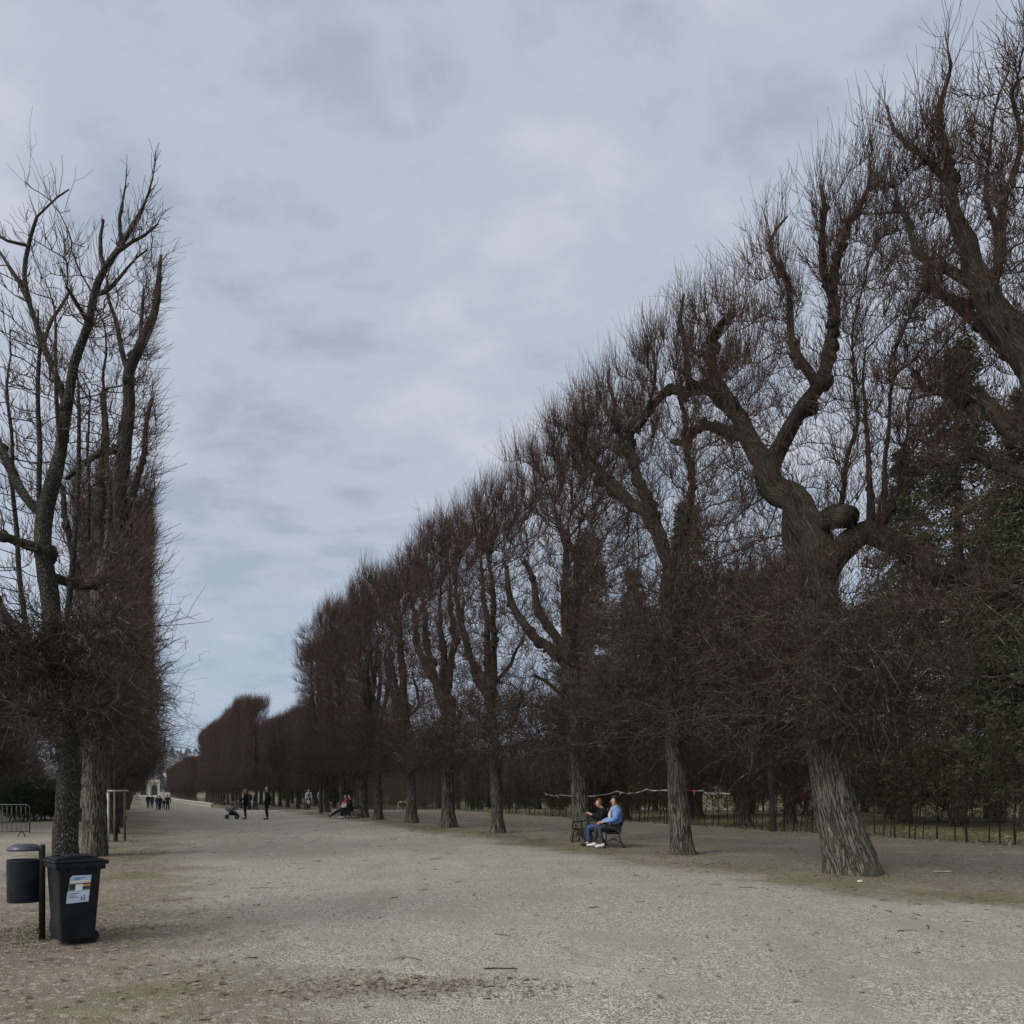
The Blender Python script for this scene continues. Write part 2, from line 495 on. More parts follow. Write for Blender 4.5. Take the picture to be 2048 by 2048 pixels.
    if len(tp) and n_fringe:
        p0, ed, out, rnd = tips(tp, n_fringe, 3)
        d = unit(np.array([0, 0, 1.0]) + rnd * .3 + ed * .15 + out * .08)
        pts, r, t = shoots(p0, d, rng.uniform(.45, 1.25, n_fringe), np.full(n_fringe, r_shoot * .95), .0026, 4, rng, .05, .03, .4, .9)
        v, q = strands(pts, r); addc(v, q, t.ravel())
    lo = nz[(pos[nz, 2] > skirt[0] - .3) & (pos[nz, 2] < skirt[1])]
    if len(lo) and n_skirt:
        p0, ed, out, rnd = tips(lo, n_skirt, 1)
        ext = np.maximum(rad[rng.choice(lo, n_skirt)], 0)
        d = unit(out * .6 + rnd * .95 + ed * .2 + np.array([0, 0, .05]))
        L = rng.uniform(*skirt_len, n_skirt)
        pts, r, t = shoots(p0, d, L, rng.uniform(.8, 1.5, n_skirt) * r_shoot * 1.2, .003, 5, rng, rng.uniform(-.35, .35, n_skirt), .19, .1, .85)
        v, q = strands(pts, r); addc(v, q, np.repeat(np.linspace(.1, .4, 5), 3)[None].repeat(n_skirt, 0).ravel())
        m = int(n_skirt * 1.2); i = rng.choice(n_skirt, m); p1 = pts[i, rng.integers(1, 4, m)]
        d1 = unit(rng.normal(size=(m, 3)) + out[i] * .4)
        pts, r, t = shoots(p1, d1, L[i] * rng.uniform(.25, .65, m), np.full(m, r_shoot * .8), .0026, 4, rng, rng.uniform(-.2, .4, m), .17, .25, .55)
        v, q = strands(pts, r); addc(v, q, t.ravel())
    # the clipped face: short reddish shoots
    prj = pos @ face
    fc = nz[(prj[nz] > np.percentile(prj, 72)) & (pos[nz, 2] > skirt[0]) & (pos[nz, 2] < face_top) & (rad[nz] < .06)]
    if len(fc) and n_face:
        p0, ed, out, rnd = tips(fc, n_face, 2)
        d = unit(face * .75 + rnd * .55 + np.array([0, 0, .45]))
        L = rng.uniform(.2, .6, n_face)
        pts, r, t = shoots(p0, d, L, np.full(n_face, r_shoot * .9), .0026, 4, rng, .3, .05, .55, 1)
        v, q = strands(pts, r); addc(v, q, t.ravel())
    CV = np.concatenate(CV); CQ = np.concatenate(CQ); CT = np.concatenate([np.asarray(t).ravel() for t in CT])
    crown = np_mesh(tree_name + '_crown', CV, CQ, True, CT)
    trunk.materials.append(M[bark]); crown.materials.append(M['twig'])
    return trunk, crown

def place_tree(meshes, loc, label, group=None, rot=0.0, scale=1.0, name='lime_tree', cat='tree'):
    o = empty(name, loc, label, cat, group, rot, scale)
    mobj('trunk', meshes[0], None, o)
    if meshes[1] is not None: mobj('crown', meshes[1], None, o)
    return o

def box_attr(rng, n, lo, hi):
    return rng.uniform(lo, hi, (n, 3))

def row_variant(seed, H=13.8, lean=.5, rb=.24, skirt=(2.5, 6.0), nattr=2300, **kw):
    """one clipped lime of the avenue; local x runs along the row, local +y to the gravel"""
    rng = np.random.default_rng(seed)
    h1 = rng.uniform(4.2, 6.2); tx = lean * rng.uniform(.3, 1.1)
    limbs = [[(0, 0, -.1, rb * 1.1), (0, 0, .35, rb), (tx * .35, 0, h1 * .5, rb * .82), (tx, rng.uniform(-.2, .2), h1, rb * .78)]]
    k = rng.integers(4, 6)
    for i in range(k):
        f = (i + .5) / k - .5
        ex = tx + f * 3.6 + rng.uniform(-.3, .3) + lean * .8; zt = rng.uniform(.74, .86) * H
        ey = rng.uniform(-.9, .9)
        z0 = h1 - rng.uniform(0, 1.2)
        w1, w2 = rng.uniform(-.35, .35, 2)
        limbs.append([(tx * z0 / h1, 0, z0, rb * .62), (tx + (ex - tx) * .6 + w1, ey * .5, z0 + (zt - z0) * .28, rb * .55),
                      (ex - .25 + w2, ey * .9, z0 + (zt - z0) * .55, rb * .47), (ex + w1, ey, z0 + (zt - z0) * .8, rb * .36), (ex + lean * .3 + w2, ey, zt, rb * .2)])
    for i in range(3):      # old side limbs ending in pruning heads
        z0 = rng.uniform(3.2, h1); sg = rng.choice([-1, 1])
        limbs.append([(tx * z0 / h1, 0, z0, rb * .32), (sg * .9, rng.uniform(-.5, .5), z0 + .5, rb * .28), (sg * 1.7, rng.uniform(-.9, .9), z0 + 1.4, rb * .2)])
    a = np.concatenate([box_attr(rng, int(nattr * .62), (-2.7, -1.45, H * .6), (2.7, 1.45, H)), box_attr(rng, int(nattr * .24), (-2.7, -1.45, 2.7), (2.7, 1.45, H * .62))])
    b = np.concatenate([box_attr(rng, nattr // 5, (-2.7, 1.0, 2.6), (2.7, 1.5, H)), box_attr(rng, nattr // 2, (-2.85, -1.3, H * .8), (2.85, 1.45, H + .1)), box_attr(rng, nattr // 5, (-2.85, -1.2, H - .5), (2.85, 1.45, H + .1))])     # the clipped face is denser
    c = box_attr(rng, nattr // 5, (-2.6, -1.5, 2.5), (2.6, 1.5, skirt[1]))
    return make_tree(limbs, np.concatenate([a, b, c]), seed, (0, 1, 0), skirt=skirt, **kw)

def conifer(seed, H=16.0, Rb=3.0, z0=.6):
    rng = np.random.default_rng(seed)
    tv, tq, tl = chain_tube([(0, 0, -.1), (0, 0, H * .3), (.05, .05, H * .7), (0, 0, H)], [.24, .2, .11, .02], 12, rng, .04, .3)
    tri = tq[:, 2] == tq[:, 3]; tq = tq[~tri]
    trunk = np_mesh('conifer_trunk', tv, tq); add_limb(trunk, tl); trunk.materials.append(M['bark'])
    P0, D, Ls = [], [], []
    z = z0
    while z < H - .3:
        nb = 11
        for k in range(nb):
            a = rng.uniform(0, 6.28); L = (Rb * (1 - z / H) ** .85 + .25) * rng.uniform(.55, 1.12)
            P0.append((0, 0, z + rng.uniform(-.2, .2))); D.append((math.cos(a), math.sin(a), rng.uniform(-.15, .25))); Ls.append(L)
        z += .42
    P0 = np.array(P0); D = unit(np.array(D)); Ls = np.array(Ls)
    pts, r, t = shoots(P0, D, Ls, np.full(len(P0), .022), .006, 6, rng, -.22, .03, 0, 0)
    bv, bq = strands(pts, r)
    # sprays of needles along each bough
    per = 120
    i = np.repeat(np.arange(len(P0)), per); f = rng.uniform(.12, 1, len(i)) ** .8 * 5
    j = np.minimum(f.astype(int), 4); fr = (f - j)[:, None]
    c = pts[i, j] * (1 - fr) + pts[i, j + 1] * fr + rng.normal(size=(len(i), 3)) * np.array([.13, .13, .1])
    d = unit(D[i] * .8 + rng.normal(size=c.shape) * .6 + np.array([0, 0, -.25])); w = unit(np.cross(d, rng.normal(size=c.shape)))
    L = rng.uniform(.07, .2, (len(c), 1)); Wd = rng.uniform(.012, .034, (len(c), 1))
    nv = np.stack([c - w * Wd, c + d * L * .5 - w * Wd * 1.3, c + d * L, c + d * L * .5 + w * Wd * 1.3], 1).reshape(-1, 3)
    nq = np.arange(len(nv)).reshape(-1, 4)
    tint = np.concatenate([np.zeros(len(bv)), np.repeat(rng.uniform(0, 1, len(c)), 4)])
    crown = np_mesh('conifer_crown', np.concatenate([bv, nv]), np.concatenate([bq, nq + len(bv)]), False, tint)
    crown.materials.append(M['needles'])
    return trunk, crown

def leafy(seed, stems, n_twig, n_leaf, box, leaf=.05, mat='brown_leaves', zl=.7):
    """hedge plant or shrub: thin stems, side twigs, leaves that hang on through the winter"""
    rng = np.random.default_rng(seed)
    V, Q, LB, off = [], [], [], 0; allp = []
    for s in range(stems):
        x, y = rng.uniform(-.25, .25) * (stems > 1), rng.uniform(-.12, .12)
        k = 9; zz = np.linspace(-.05, box[2] * rng.uniform(.85, 1), k)
        pts = np.stack([x + np.cumsum(rng.normal(size=k) * .06), y + np.cumsum(rng.normal(size=k) * .03), zz], 1)
        v, q, lb = chain_tube(pts, np.linspace(rng.uniform(.016, .03), .008, k), 7, rng, .05); q = q[q[:, 2] != q[:, 3]]
        LB.append(lb); V.append(v); Q.append(q + off); off += len(v); allp.append(pts[2:])
    allp = np.concatenate(allp)
    trunk = np_mesh('hedge_stem', np.concatenate(V), np.concatenate(Q)); add_limb(trunk, np.concatenate(LB)); trunk.materials.append(M['bark'])
    p0 = allp[rng.integers(0, len(allp), n_twig)] + rng.normal(size=(n_twig, 3)) * np.array([.02, .02, .2])
    p0[:, 2] = np.maximum(p0[:, 2], zl * .8)
    d = unit(rng.normal(size=(n_twig, 3)) * np.array([box[0], box[1], .45]) + np.array([0, 0, .35]))
    L = rng.uniform(.25, .75, n_twig) * max(box[0], .7)
    pts, r, t = shoots(p0, d, L, np.full(n_twig, .006), .0025, 4, rng, .1, .07, .2, .8)
    tv, tq = strands(pts, r); tt = t.ravel()
    i = rng.integers(0, n_twig, n_leaf); j = rng.integers(1, 4, n_leaf)
    c = pts[i, j] + rng.normal(size=(n_leaf, 3)) * .05
    d = unit(rng.normal(size=c.shape) + np.array([0, 0, -.5])); w = unit(np.cross(d, rng.normal(size=c.shape)))
    L = leaf * rng.uniform(.7, 1.4, (n_leaf, 1)); Wd = L * .36
    lv = np.stack([c, c + d * L * .55 - w * Wd, c + d * L, c + d * L * .55 + w * Wd], 1).reshape(-1, 3)
    lq = np.arange(len(lv)).reshape(-1, 4)
    crown = np_mesh('hedge_leaves', np.concatenate([tv, lv]), np.concatenate([tq, lq + len(tv)]), False,
                    np.concatenate([tt * .3, np.repeat(rng.uniform(0, 1, n_leaf), 4)]))
    crown.materials.append(M[mat])
    return trunk, crown
# ------------------------------------------------------------------ people
def skin(name, chains, m, parent, lvl=1, root=0):
    """one continuous surface grown over a skeleton; chains: lists of (joint, point, radius)"""
    vs, es, rs, ids = [], [], [], {}
    for ch in chains:
        prev = None
        for j, p, r in ch:
            if j not in ids:
                ids[j] = len(vs); vs.append(p); rs.append(r if hasattr(r, '__len__') else (r, r))
            if prev is not None and prev != ids[j]: es.append((prev, ids[j]))
            prev = ids[j]
    me = bpy.data.meshes.new('sk'); me.from_pydata([tuple(v) for v in vs], es, [])
    ob = bpy.data.objects.new('sk', me); COL.objects.link(ob)
    md = ob.modifiers.new('s', 'SKIN'); md.branch_smoothing = .3; md.use_smooth_shade = True
    if not me.skin_vertices: raise RuntimeError('no skin layer')
    for i, r in enumerate(rs):
        d = me.skin_vertices[0].data[i]; d.radius = r; d.use_root = (i == root)
    sb = ob.modifiers.new('u', 'SUBSURF'); sb.levels = lvl; sb.render_levels = lvl
    dg = bpy.context.evaluated_depsgraph_get()
    out = bpy.data.meshes.new_from_object(ob.evaluated_get(dg)); out.name = name
    bpy.data.objects.remove(ob); bpy.data.meshes.remove(me)
    for p in out.polygons: p.use_smooth = True
    out.materials.clear()
    return mobj(name, out, m, parent)

STAND = dict(pelvis=(0, 0, .95), spine=(0, .01, 1.12), chest=(0, .01, 1.33), neck=(0, .01, 1.5), jaw=(0, -.025, 1.56), head=(0, -.01, 1.64), top=(0, .01, 1.72),
             sl=(.18, .01, 1.43), el=(.235, .04, 1.15), wl=(.24, -.06, .91), hl=(.24, -.09, .83),
             hipl=(.09, 0, .91), kl=(.1, -.03, .5), al=(.1, .02, .09), tl=(.115, -.15, .035))
SIT = dict(STAND, pelvis=(0, .0, .53), spine=(0, -.0, .7), chest=(0, -.02, .92), neck=(0, -.04, 1.09), jaw=(0, -.085, 1.15), head=(0, -.07, 1.23), top=(0, -.05, 1.31),
           sl=(.18, -.02, 1.02), el=(.24, -.08, .75), wl=(.16, -.3, .68), hl=(.13, -.37, .66),
           hipl=(.09, -.03, .51), kl=(.1, -.46, .53), al=(.1, -.5, .1), tl=(.115, -.67, .04))
for _p in (STAND, SIT):
    for _k in ('s', 'e', 'w', 'h', 'k', 'a', 't'):
        x, y, z = _p[_k + 'l']; _p[_k + 'r'] = (-x, y, z)
    x, y, z = _p['hipl']; _p['hipr'] = (-x, y, z)

_mc = {}
def fabric(c, rough):
    m, nt, nd, lk, b = nodes('cloth')
    tc = nd.new('ShaderNodeTexCoord').outputs['Object']
    f = noise(nt, tc, 9, 4, .6, .6)
    lk.new(mixc(nt, tuple(x * .72 for x in c), tuple(min(1, x * 1.25) for x in c), ramp(nt, f, .32, .68)), b.inputs['Base Color'])
    b.inputs['Roughness'].default_value = rough; b.inputs['Specular IOR Level'].default_value = .15
    bump(nt, noise(nt, mapping(nt, tc, (1, 1, 2.2)), 11, 3, .6, 1.2), .9, .05, b)      # folds
    return m
def cloth(c, rough=.85):
    k = tuple(c)
    if k not in _mc: _mc[k] = fabric(c, rough)
    return _mc[k]
SKIN_M = simple('skin', (.42, .26, .2), .6, .12, 10, bmp=0)

def person(loc, rotz, label, pose=STAND, top=(.02, .02, .022), legs=(.015, .015, .018), shoe=(.02, .02, .02), hair=(.05, .035, .025),
           scale=1.0, edit=None, coat=0.0, long_hair=False, hat=None, scarf=None, face=SKIN_M, group=None, shoe_r=1.0, bulk=1.0):
    J = dict(pose); J.update(edit or {})
    V3 = lambda k: np.array(J[k], float)
    o = empty('person', loc, label, 'person', group, rotz, scale)
    lerp = lambda a, b, f: V3(a) * (1 - f) + V3(b) * f
    # body, continuous, with five fingers on each hand
    ch = [[('pelvis', V3('pelvis'), (.12, .09)), ('spine', V3('spine'), (.11, .085)), ('chest', V3('chest'), (.13, .09)), ('nk0', lerp('chest', 'neck', .75), .065),
           ('neck', V3('neck'), .048), ('jaw', V3('jaw'), (.055, .062)), ('head', V3('head'), (.073, .088)), ('top', V3('top'), (.055, .066))]]
    fwd = V3('jaw') - V3('neck'); fwd[2] = 0; fwd = fwd / max(np.linalg.norm(fwd), 1e-6)
    for s in 'lr':
        ch.append([('chest', V3('chest'), .12), ('s' + s, V3('s' + s), .06), ('e' + s, V3('e' + s), .042), ('w' + s, V3('w' + s), .029), ('h' + s, V3('h' + s), (.034, .022))])
        hd = V3('h' + s) - V3('w' + s); hd = hd / max(np.linalg.norm(hd), 1e-6)
        sd = np.cross(hd, np.array([0, 0, 1.0])); sd = sd / np.linalg.norm(sd) if np.linalg.norm(sd) > .2 else np.array([0, 1.0, 0])
        cu = np.cross(sd, hd); cu = cu if cu[2] < 0 or abs(hd[2]) > .7 else -cu
        for k, (a, ln) in enumerate(((-.027, .062), (-.009, .078), (.009, .072), (.026, .054))):
            b = V3('h' + s) + sd * a + hd * .012
            ch.append([('h' + s, None, 0), (f'f{s}{k}', b + hd * .02, .009), (f'g{s}{k}', b + hd * (.02 + ln * .55) + cu * .012, .0085), (f'i{s}{k}', b + hd * (.02 + ln * .8) + cu * .035, .007)])
        th = V3('w' + s) * .35 + V3('h' + s) * .65
        ch.append([('h' + s, None, 0), (f't1{s}', th - sd * .035 + cu * .012, .0105), (f't2{s}', th - sd * .043 + hd * .035 + cu * .026, .009)])
        ch.append([('pelvis', V3('pelvis'), .12), ('hip' + s, V3('hip' + s), .085), ('k' + s, V3('k' + s), .055), ('a' + s, V3('a' + s), .036), ('t' + s, V3('t' + s), .028)])
    body = skin('body', ch, face, o, 1)
    # face: nose, eyes, mouth and ears
    hp = V3('head'); sd = np.array([-fwd[1], fwd[0], 0])
    c = hp + fwd * .088 + np.array([0, 0, -.012])
    MB().tube([c + np.array([0, 0, .032]) - fwd * .012, c, c + fwd * .014 + np.array([0, 0, -.018])], [.006, .011, .014], 6).build('nose', face, o, True)
    for s in (-1, 1):
        MB().ball(hp + sd * s * .078 + np.array([0, 0, -.012]), .022, (.45, .8, 1.2), 8).build('ear', face, o, True)
        MB().ball(hp + fwd * .081 + sd * s * .031 + np.array([0, 0, .012]), .0095, (1, 1, .7), 8).build('eye', M['black_plastic'], o, True)
    MB().ball(hp + fwd * .074 + np.array([0, 0, -.062]), .018, (1.2, 1.0, .35), 8).build('mouth', cloth((.3, .11, .1)), o, True)
    # clothes
    b = 1.12 * bulk
    jk = [[('pelvis', V3('pelvis') + np.array([0, 0, .0]), (.155 * b, .125 * b)), ('spine', V3('spine'), (.145 * b, .12 * b)), ('chest', V3('chest'), (.16 * b, .125 * b)), ('col', lerp('chest', 'neck', .72), .085), ('col2', lerp('chest', 'neck', .93), .068)]]
    if coat:
        if pose is STAND:
            jk.append([('pelvis', None, 0), ('hem1', V3('pelvis') - np.array([0, 0, coat * .5]), (.17 * b, .14 * b)), ('hem2', V3('pelvis') - np.array([0, 0, coat]), (.18 * b, .15 * b))])
    for s in 'lr':
        jk.append([('chest', None, 0), ('s' + s, V3('s' + s), .082 * bulk), ('e' + s, V3('e' + s), .062 * bulk), ('m' + s, lerp('e' + s, 'w' + s, .6), .052 * bulk), ('w' + s, lerp('e' + s, 'w' + s, .97), .04)])
    jacket = skin('coat' if coat else 'jacket', jk, cloth(top), o, 1)
    tr = [[('pelvis', V3('pelvis') + np.array([0, 0, -.02]), (.135, .11))]]
    for s in 'lr':
        tr.append([('pelvis', None, 0), ('hip' + s, V3('hip' + s), .1), ('k' + s, V3('k' + s), .072), ('c' + s, lerp('k' + s, 'a' + s, .55), .062), ('a' + s, lerp('k' + s, 'a' + s, .97), .05)])
    skin('trousers', tr, cloth(legs), o, 1)
    for s in 'lr':
        a, t = V3('a' + s), V3('t' + s); d = t - a; d[2] = 0
        skin('shoe', [[('x', a + np.array([0, 0, .03]), .05 * shoe_r), ('a', a - d * .18 + np.array([0, 0, -.035]), .052 * shoe_r), ('b', a + d * .45 + np.array([0, 0, -.04]), (.05 * shoe_r, .045)), ('t', t + d * .15 + np.array([0, 0, .005]), (.045 * shoe_r, .034))]], cloth(shoe, .6), o, 1)
    # hair
    tp, hp, jw, nk = V3('top'), V3('head'), V3('jaw'), V3('neck')
    hr = [[('a', tp + fwd * .045 + np.array([0, 0, .012]), (.05, .05)), ('b', tp - fwd * .02 + np.array([0, 0, .012]), (.078, .07)), ('c', hp - fwd * .05 + np.array([0, 0, .02]), (.085, .075)), ('d', hp - fwd * .055 + np.array([0, 0, -.06]), (.07, .055))]]
    if long_hair: hr.append([('d', None, 0), ('e', nk - fwd * .075 + np.array([0, 0, -.02]), (.085, .05)), ('f', nk - fwd * .1 + np.array([0, 0, -.16]), (.07, .035))])
    if hair is not None: skin('hair', hr, cloth(hair, .55), o, 1)
    if hat is not None:
        skin('hat', [[('a', hp - fwd * .0 + np.array([0, 0, .045]), (.1, .105)), ('b', tp + np.array([0, 0, .03]), (.085, .09)), ('c', tp + np.array([0, 0, .06]), .03)]], cloth(hat), o, 1)
    if scarf is not None:
        cc = V3('chest'); sp = V3('spine')
        skin('scarf', [[('a', nk - fwd * .07 + np.array([0, 0, -.02]), .045), ('b', nk + sd * .085 + np.array([0, 0, -.03]), .042), ('c', nk + fwd * .075 + sd * .03 + np.array([0, 0, -.06]), .045),
                        ('d', cc + fwd * .165 + sd * .05, .04), ('e', sp + fwd * .19 + sd * .05, .035), ('f', sp + fwd * .2 + sd * .05 - np.array([0, 0, .12]), .032)],
                       [('c', None, 0), ('g', cc + fwd * .165 - sd * .04 + np.array([0, 0, -.05]), .04), ('h', sp + fwd * .185 - sd * .05, .032)]], cloth(scarf), o, 1)
    return o

# ------------------------------------------------------------------ park benches: cast iron ends with scrolls, green slats
def bench(loc, rotz, label, L=1.9, group=None):
    """local x along the seat, sitters face local -y"""
    o = empty('park_bench', loc, label, 'bench', group, rotz)
    for x in (-L / 2, L / 2 - 0.0) if L < 1.5 else (-L / 2, 0.0, L / 2):
        m = MB()
        arc = lambda c, r, a0, a1, k=9: [(x, c[0] + r * math.cos(a0 + (a1 - a0) * i / k), c[1] + r * math.sin(a0 + (a1 - a0) * i / k)) for i in range(k + 1)]
        m.tube([(x, -.27, 0), (x, -.245, .15), (x, -.22, .3), (x, -.235, .42)], [.022, .018, .018, .018], 8)
        m.tube([(x, .33, 0), (x, .29, .06), (x, .22, .2), (x, .17, .33), (x, .17, .42), (x, .24, .58), (x, .29, .72), (x, .31, .86)], .018, 8)
        m.tube([(x, -.25, .415), (x, -.1, .4), (x, .05, .39), (x, .17, .41)], .017, 8)
        m.tube([(x, -.25, .15), (x, -.12, .21), (x, .0, .235), (x, .13, .2), (x, .25, .13)], .012, 8)      # stretcher
        m.tube(arc((-.02, .285), .05, -.3, 5.6), .009, 6)
        m.tube(arc((.08, .285), .04, 3.0, 8.6), .009, 6)
        m.tube([(x, -.3, 0.012), (x, -.22, .012)], .024, 6); m.tube([(x, .28, .012), (x, .38, .012)], .022, 6)
        m.build('cast_end', M['iron'], o, True)
        if x != 0.0:
            a = MB()
            a.tube([(x, -.235, .42), (x, -.27, .52), (x, -.26, .6), (x, -.2, .645), (x, -.08, .63), (x, .06, .64), (x, .17, .67), (x, .27, .68)], .017, 8)
            a.tube(arc((-.2, .56), .05, 1.6, 7.2), .012, 6)
            a.build('armrest', M['iron'], o, True)
    for y, z, t in ((-.22, .44, 0), (-.125, .428, 0), (-.03, .42, 0), (.065, .42, 0), (.15, .432, 0)):
        MB().box((0, y, z), (L + .06, .075, .026), (R(-4 + 8 * (y > .1)), 0, 0), bev=.006).build('seat_slat', M['green_wood'], o)
    for y, z in ((.222, .56), (.262, .68), (.29, .8)):
        MB().box((0, y, z), (L + .06, .024, .082), (R(-17), 0, 0), bev=.006).build('back_slat', M['green_wood'], o)
    return o

ROT_N = ROW_ROT + math.pi   # local -y of a thing turned by this looks at the gravel; local +x points towards the viewer
def bl(origin, x, y, z=0):
    """point on a bench frame: x along the row towards the viewer, y away from the gravel"""
    p = np.array(origin) + np.array([-U[0], -U[1], 0]) * x + N * y
    p[2] += z; return p

B1 = W(18.35, 11.95)
bench(B1, ROT_N - R(9), 'black cast iron bench with dark slats where a couple sits, by the big clipped trees', 2.35)
person(bl(B1, .98, .04), ROT_N - R(20), 'person in light blue jacket, grey trousers and white trainers sitting on near end of bench',
       SIT, (.17, .29, .6), (.05, .055, .058), (.7, .69, .66), (.025, .022, .02), hat=(.03, .045, .042), scarf=(.55, .47, .42), bulk=1.34, shoe_r=1.2, scale=1.06,
       edit=dict(wl=(.13, -.36, .68), hl=(.1, -.43, .66), wr=(-.13, -.36, .68), hr=(-.1, -.43, .66), kl=(.13, -.5, .54), kr=(-.13, -.5, .54), al=(.19, -.42, .1), ar=(-.17, -.56, .1), tl=(.22, -.6, .04), tr=(-.2, -.74, .04)))
person(bl(B1, .5, .02), ROT_N - R(24), 'person in black jacket and blue jeans sitting on bench, hands raised in front of chest',
       SIT, (.012, .012, .014), (.06, .1, .22), (.03, .025, .025), (.2, .09, .045), bulk=1.1, scale=1.05,
       edit=dict(chest=(0, -.08, .9), neck=(0, -.13, 1.06), jaw=(0, -.22, 1.09), head=(0, -.22, 1.17), top=(0, -.2, 1.25), sl=(.18, -.08, 1.0), sr=(-.18, -.08, 1.0),
                 el=(.23, -.2, .74), er=(-.23, -.2, .74), wl=(.1, -.42, .86), hl=(.05, -.47, .9), wr=(-.1, -.42, .84), hr=(-.06, -.48, .87), kl=(.1, -.52, .53), kr=(-.1, -.5, .53), al=(.1, -.5, .1), ar=(-.1, -.46, .1)))
B2 = W(42.2, 10.9)
bench(B2, ROT_N, 'dark park bench beside a trunk where two people lean back', 1.6, None)
person(bl(B2, .35, -.05), ROT_N, 'person in dark clothes sitting on far bench holding a pale bag on the lap', SIT, (.014, .014, .022), (.014, .014, .016), (.5, .5, .48), (.03, .025, .02))
person(bl(B2, -.4, -.08), ROT_N, 'person with red jacket leaning back on far bench, legs stretched out', SIT, (.3, .03, .04), (.012, .012, .012), (.02, .016, .016), (.04, .03, .02),
       edit=dict(kl=(.1, -.5, .42), kr=(-.1, -.5, .42), al=(.1, -.95, .12), ar=(-.12, -.9, .12), tl=(.13, -1.03, .2), tr=(-.16, -.98, .2)))
bp = bl(B2, .35, -.42, .62)
hb = empty('hand_bag', bp, 'pale bag on the lap of the person on far bench', 'bag')
MB().box((0, 0, .1), (.26, .14, .22), (0, 0, .3), bev=.03).build('bag_body', M['white_paint'], hb)
MB().tube([(-.08, 0, .2), (-.06, 0, .3), (.06, 0, .3), (.08, 0, .2)], .01, 6).build('handle', M['white_paint'], hb)

def ground_pt(px, y):
    p = P(px, HZ, y); p[2] = float(gz(y)); return p

person(ground_pt(534, 40.6), R(-62), 'person in long black coat standing alone on the gravel, hands behind back', STAND, (.012, .012, .014), (.012, .014, .03), (.01, .01, .01), (.1, .05, .03), scale=1.03, coat=.18,
       edit=dict(el=(.25, .12, 1.14), er=(-.25, .12, 1.14), wl=(.1, .19, .97), wr=(-.1, .19, .97), hl=(.03, .2, .93), hr=(-.03, .2, .93)))
pp = ground_pt(491, 41.5)
person(pp, R(-75), 'person in dark coat and grey hood pushing a pram', STAND, (.014, .014, .02), (.012, .012, .014), (.015, .015, .015), (.12, .11, .1), scale=.95, coat=.25,
       edit=dict(el=(.23, -.08, 1.16), er=(-.23, -.08, 1.16), wl=(.2, -.34, 1.06), wr=(-.2, -.34, 1.06), hl=(.2, -.42, 1.05), hr=(-.2, -.42, 1.05)))
# pram
g = empty('pram', pp + np.array([-.62, -.2, 0]), 'grey hooded pram with black basket pushed over the gravel', 'pram', rotz=R(15), scale=(.74, .9, 1.0))
hood = MB()
for k in range(4):
    a0 = R(20 + k * 32)
    hood.box((-.06 + .2 * math.cos(a0), 0, .74 + .2 * math.sin(a0)), (.15, .46, .05), (0, -a0 + R(90), 0), bev=.015)
hood.build('hood', cloth((.27, .27, .3)), g)
MB().tube([(-.5, 0, .66), (-.3, 0, .58), (0, 0, .56), (.25, 0, .66)], [.12, .19, .2, .13], 10).build('carrycot', cloth((.24, .24, .27)), g, True)
MB().box((.02, 0, .3), (.52, .36, .2), bev=.04).build('basket', cloth((.012, .012, .016)), g)
fr = MB()
for s in (-.22, .22):
    fr.tube([(-.42, s, .15), (-.1, s, .5), (.2, s, .7), (.52, s, .98)], .014, 6); fr.tube([(.28, s, .15), (0, s, .5)], .014, 6)
fr.tube([(.52, -.22, .98), (.52, .22, .98)], .016, 6)
fr.build('push_frame', M['steel'], g, True)
for x, r in ((-.42, .12), (.28, .15)):
    for s in (-.25, .25):
        w = MB().tube([(x, s - .02, r), (x, s + .02, r)], r, 16).build('wheel', M['black_plastic'], g)
        MB().tube([(x, s - .026, r), (x, s + .026, r)], r * .6, 12).build('rim', M['steel'], w)

def small(px, y, rz, label, **k): return person(ground_pt(px, y), R(rz), label, **k)
small(499, 68, -20, 'person in black with pale face standing behind the pram, on the left of a pair', scale=1.0)
small(509, 68.5, -60, 'person in black carrying a pale bag, on the right of the pair behind the pram', scale=.98, long_hair=True, coat=.2)
small(617, 62, 10, 'person in long pale grey coat walking between the clipped trees', top=(.42, .42, .42), coat=.5, hair=(.015, .012, .01), scale=.98, long_hair=True, scarf=(.015, .015, .015))
small(640.5, 62.5, 60, 'person in grey and black half hidden by the pale sapling', top=(.2, .2, .23), hair=(.4, .38, .35), scale=1.0)
small(296, 94, 170, 'person in dark jacket at far left of the distant strolling group', top=(.015, .015, .03), scale=1.0)
small(304, 93, 190, 'person in navy coat in the distant group, pushing something dark', top=(.018, .018, .04), coat=.3, scale=.98)
small(315, 86, 180, 'person in black with fair hair in the middle of the distant group', top=(.02, .02, .025), hair=(.3, .22, .12), scale=.95)
small(320, 79, 175, 'person in dark blue jacket walking away down the avenue', top=(.025, .025, .06), legs=(.02, .02, .04), scale=.98,
      edit=dict(kl=(.1, -.12, .52), al=(.1, -.05, .1), kr=(-.1, .05, .5), ar=(-.1, .2, .16)))
small(327.5, 88, 180, 'person with white top among the dark coats of the distant group', top=(.6, .6, .56), hair=(.35, .33, .3), scale=1.0)
small(335.5, 79, 185, 'person in black jacket and trousers at right of the distant group', top=(.01, .01, .01), legs=(.01, .01, .012), scale=1.02,
      edit=dict(el=(.3, 0, 1.15), er=(-.3, 0, 1.15)))
small(164.5, 35, 30, 'child in pink jacket between the two left trunks', top=(.55, .33, .33), legs=(.06, .06, .07), shoe=(.5, .5, .5), hair=(.25, .17, .1), scale=.74)
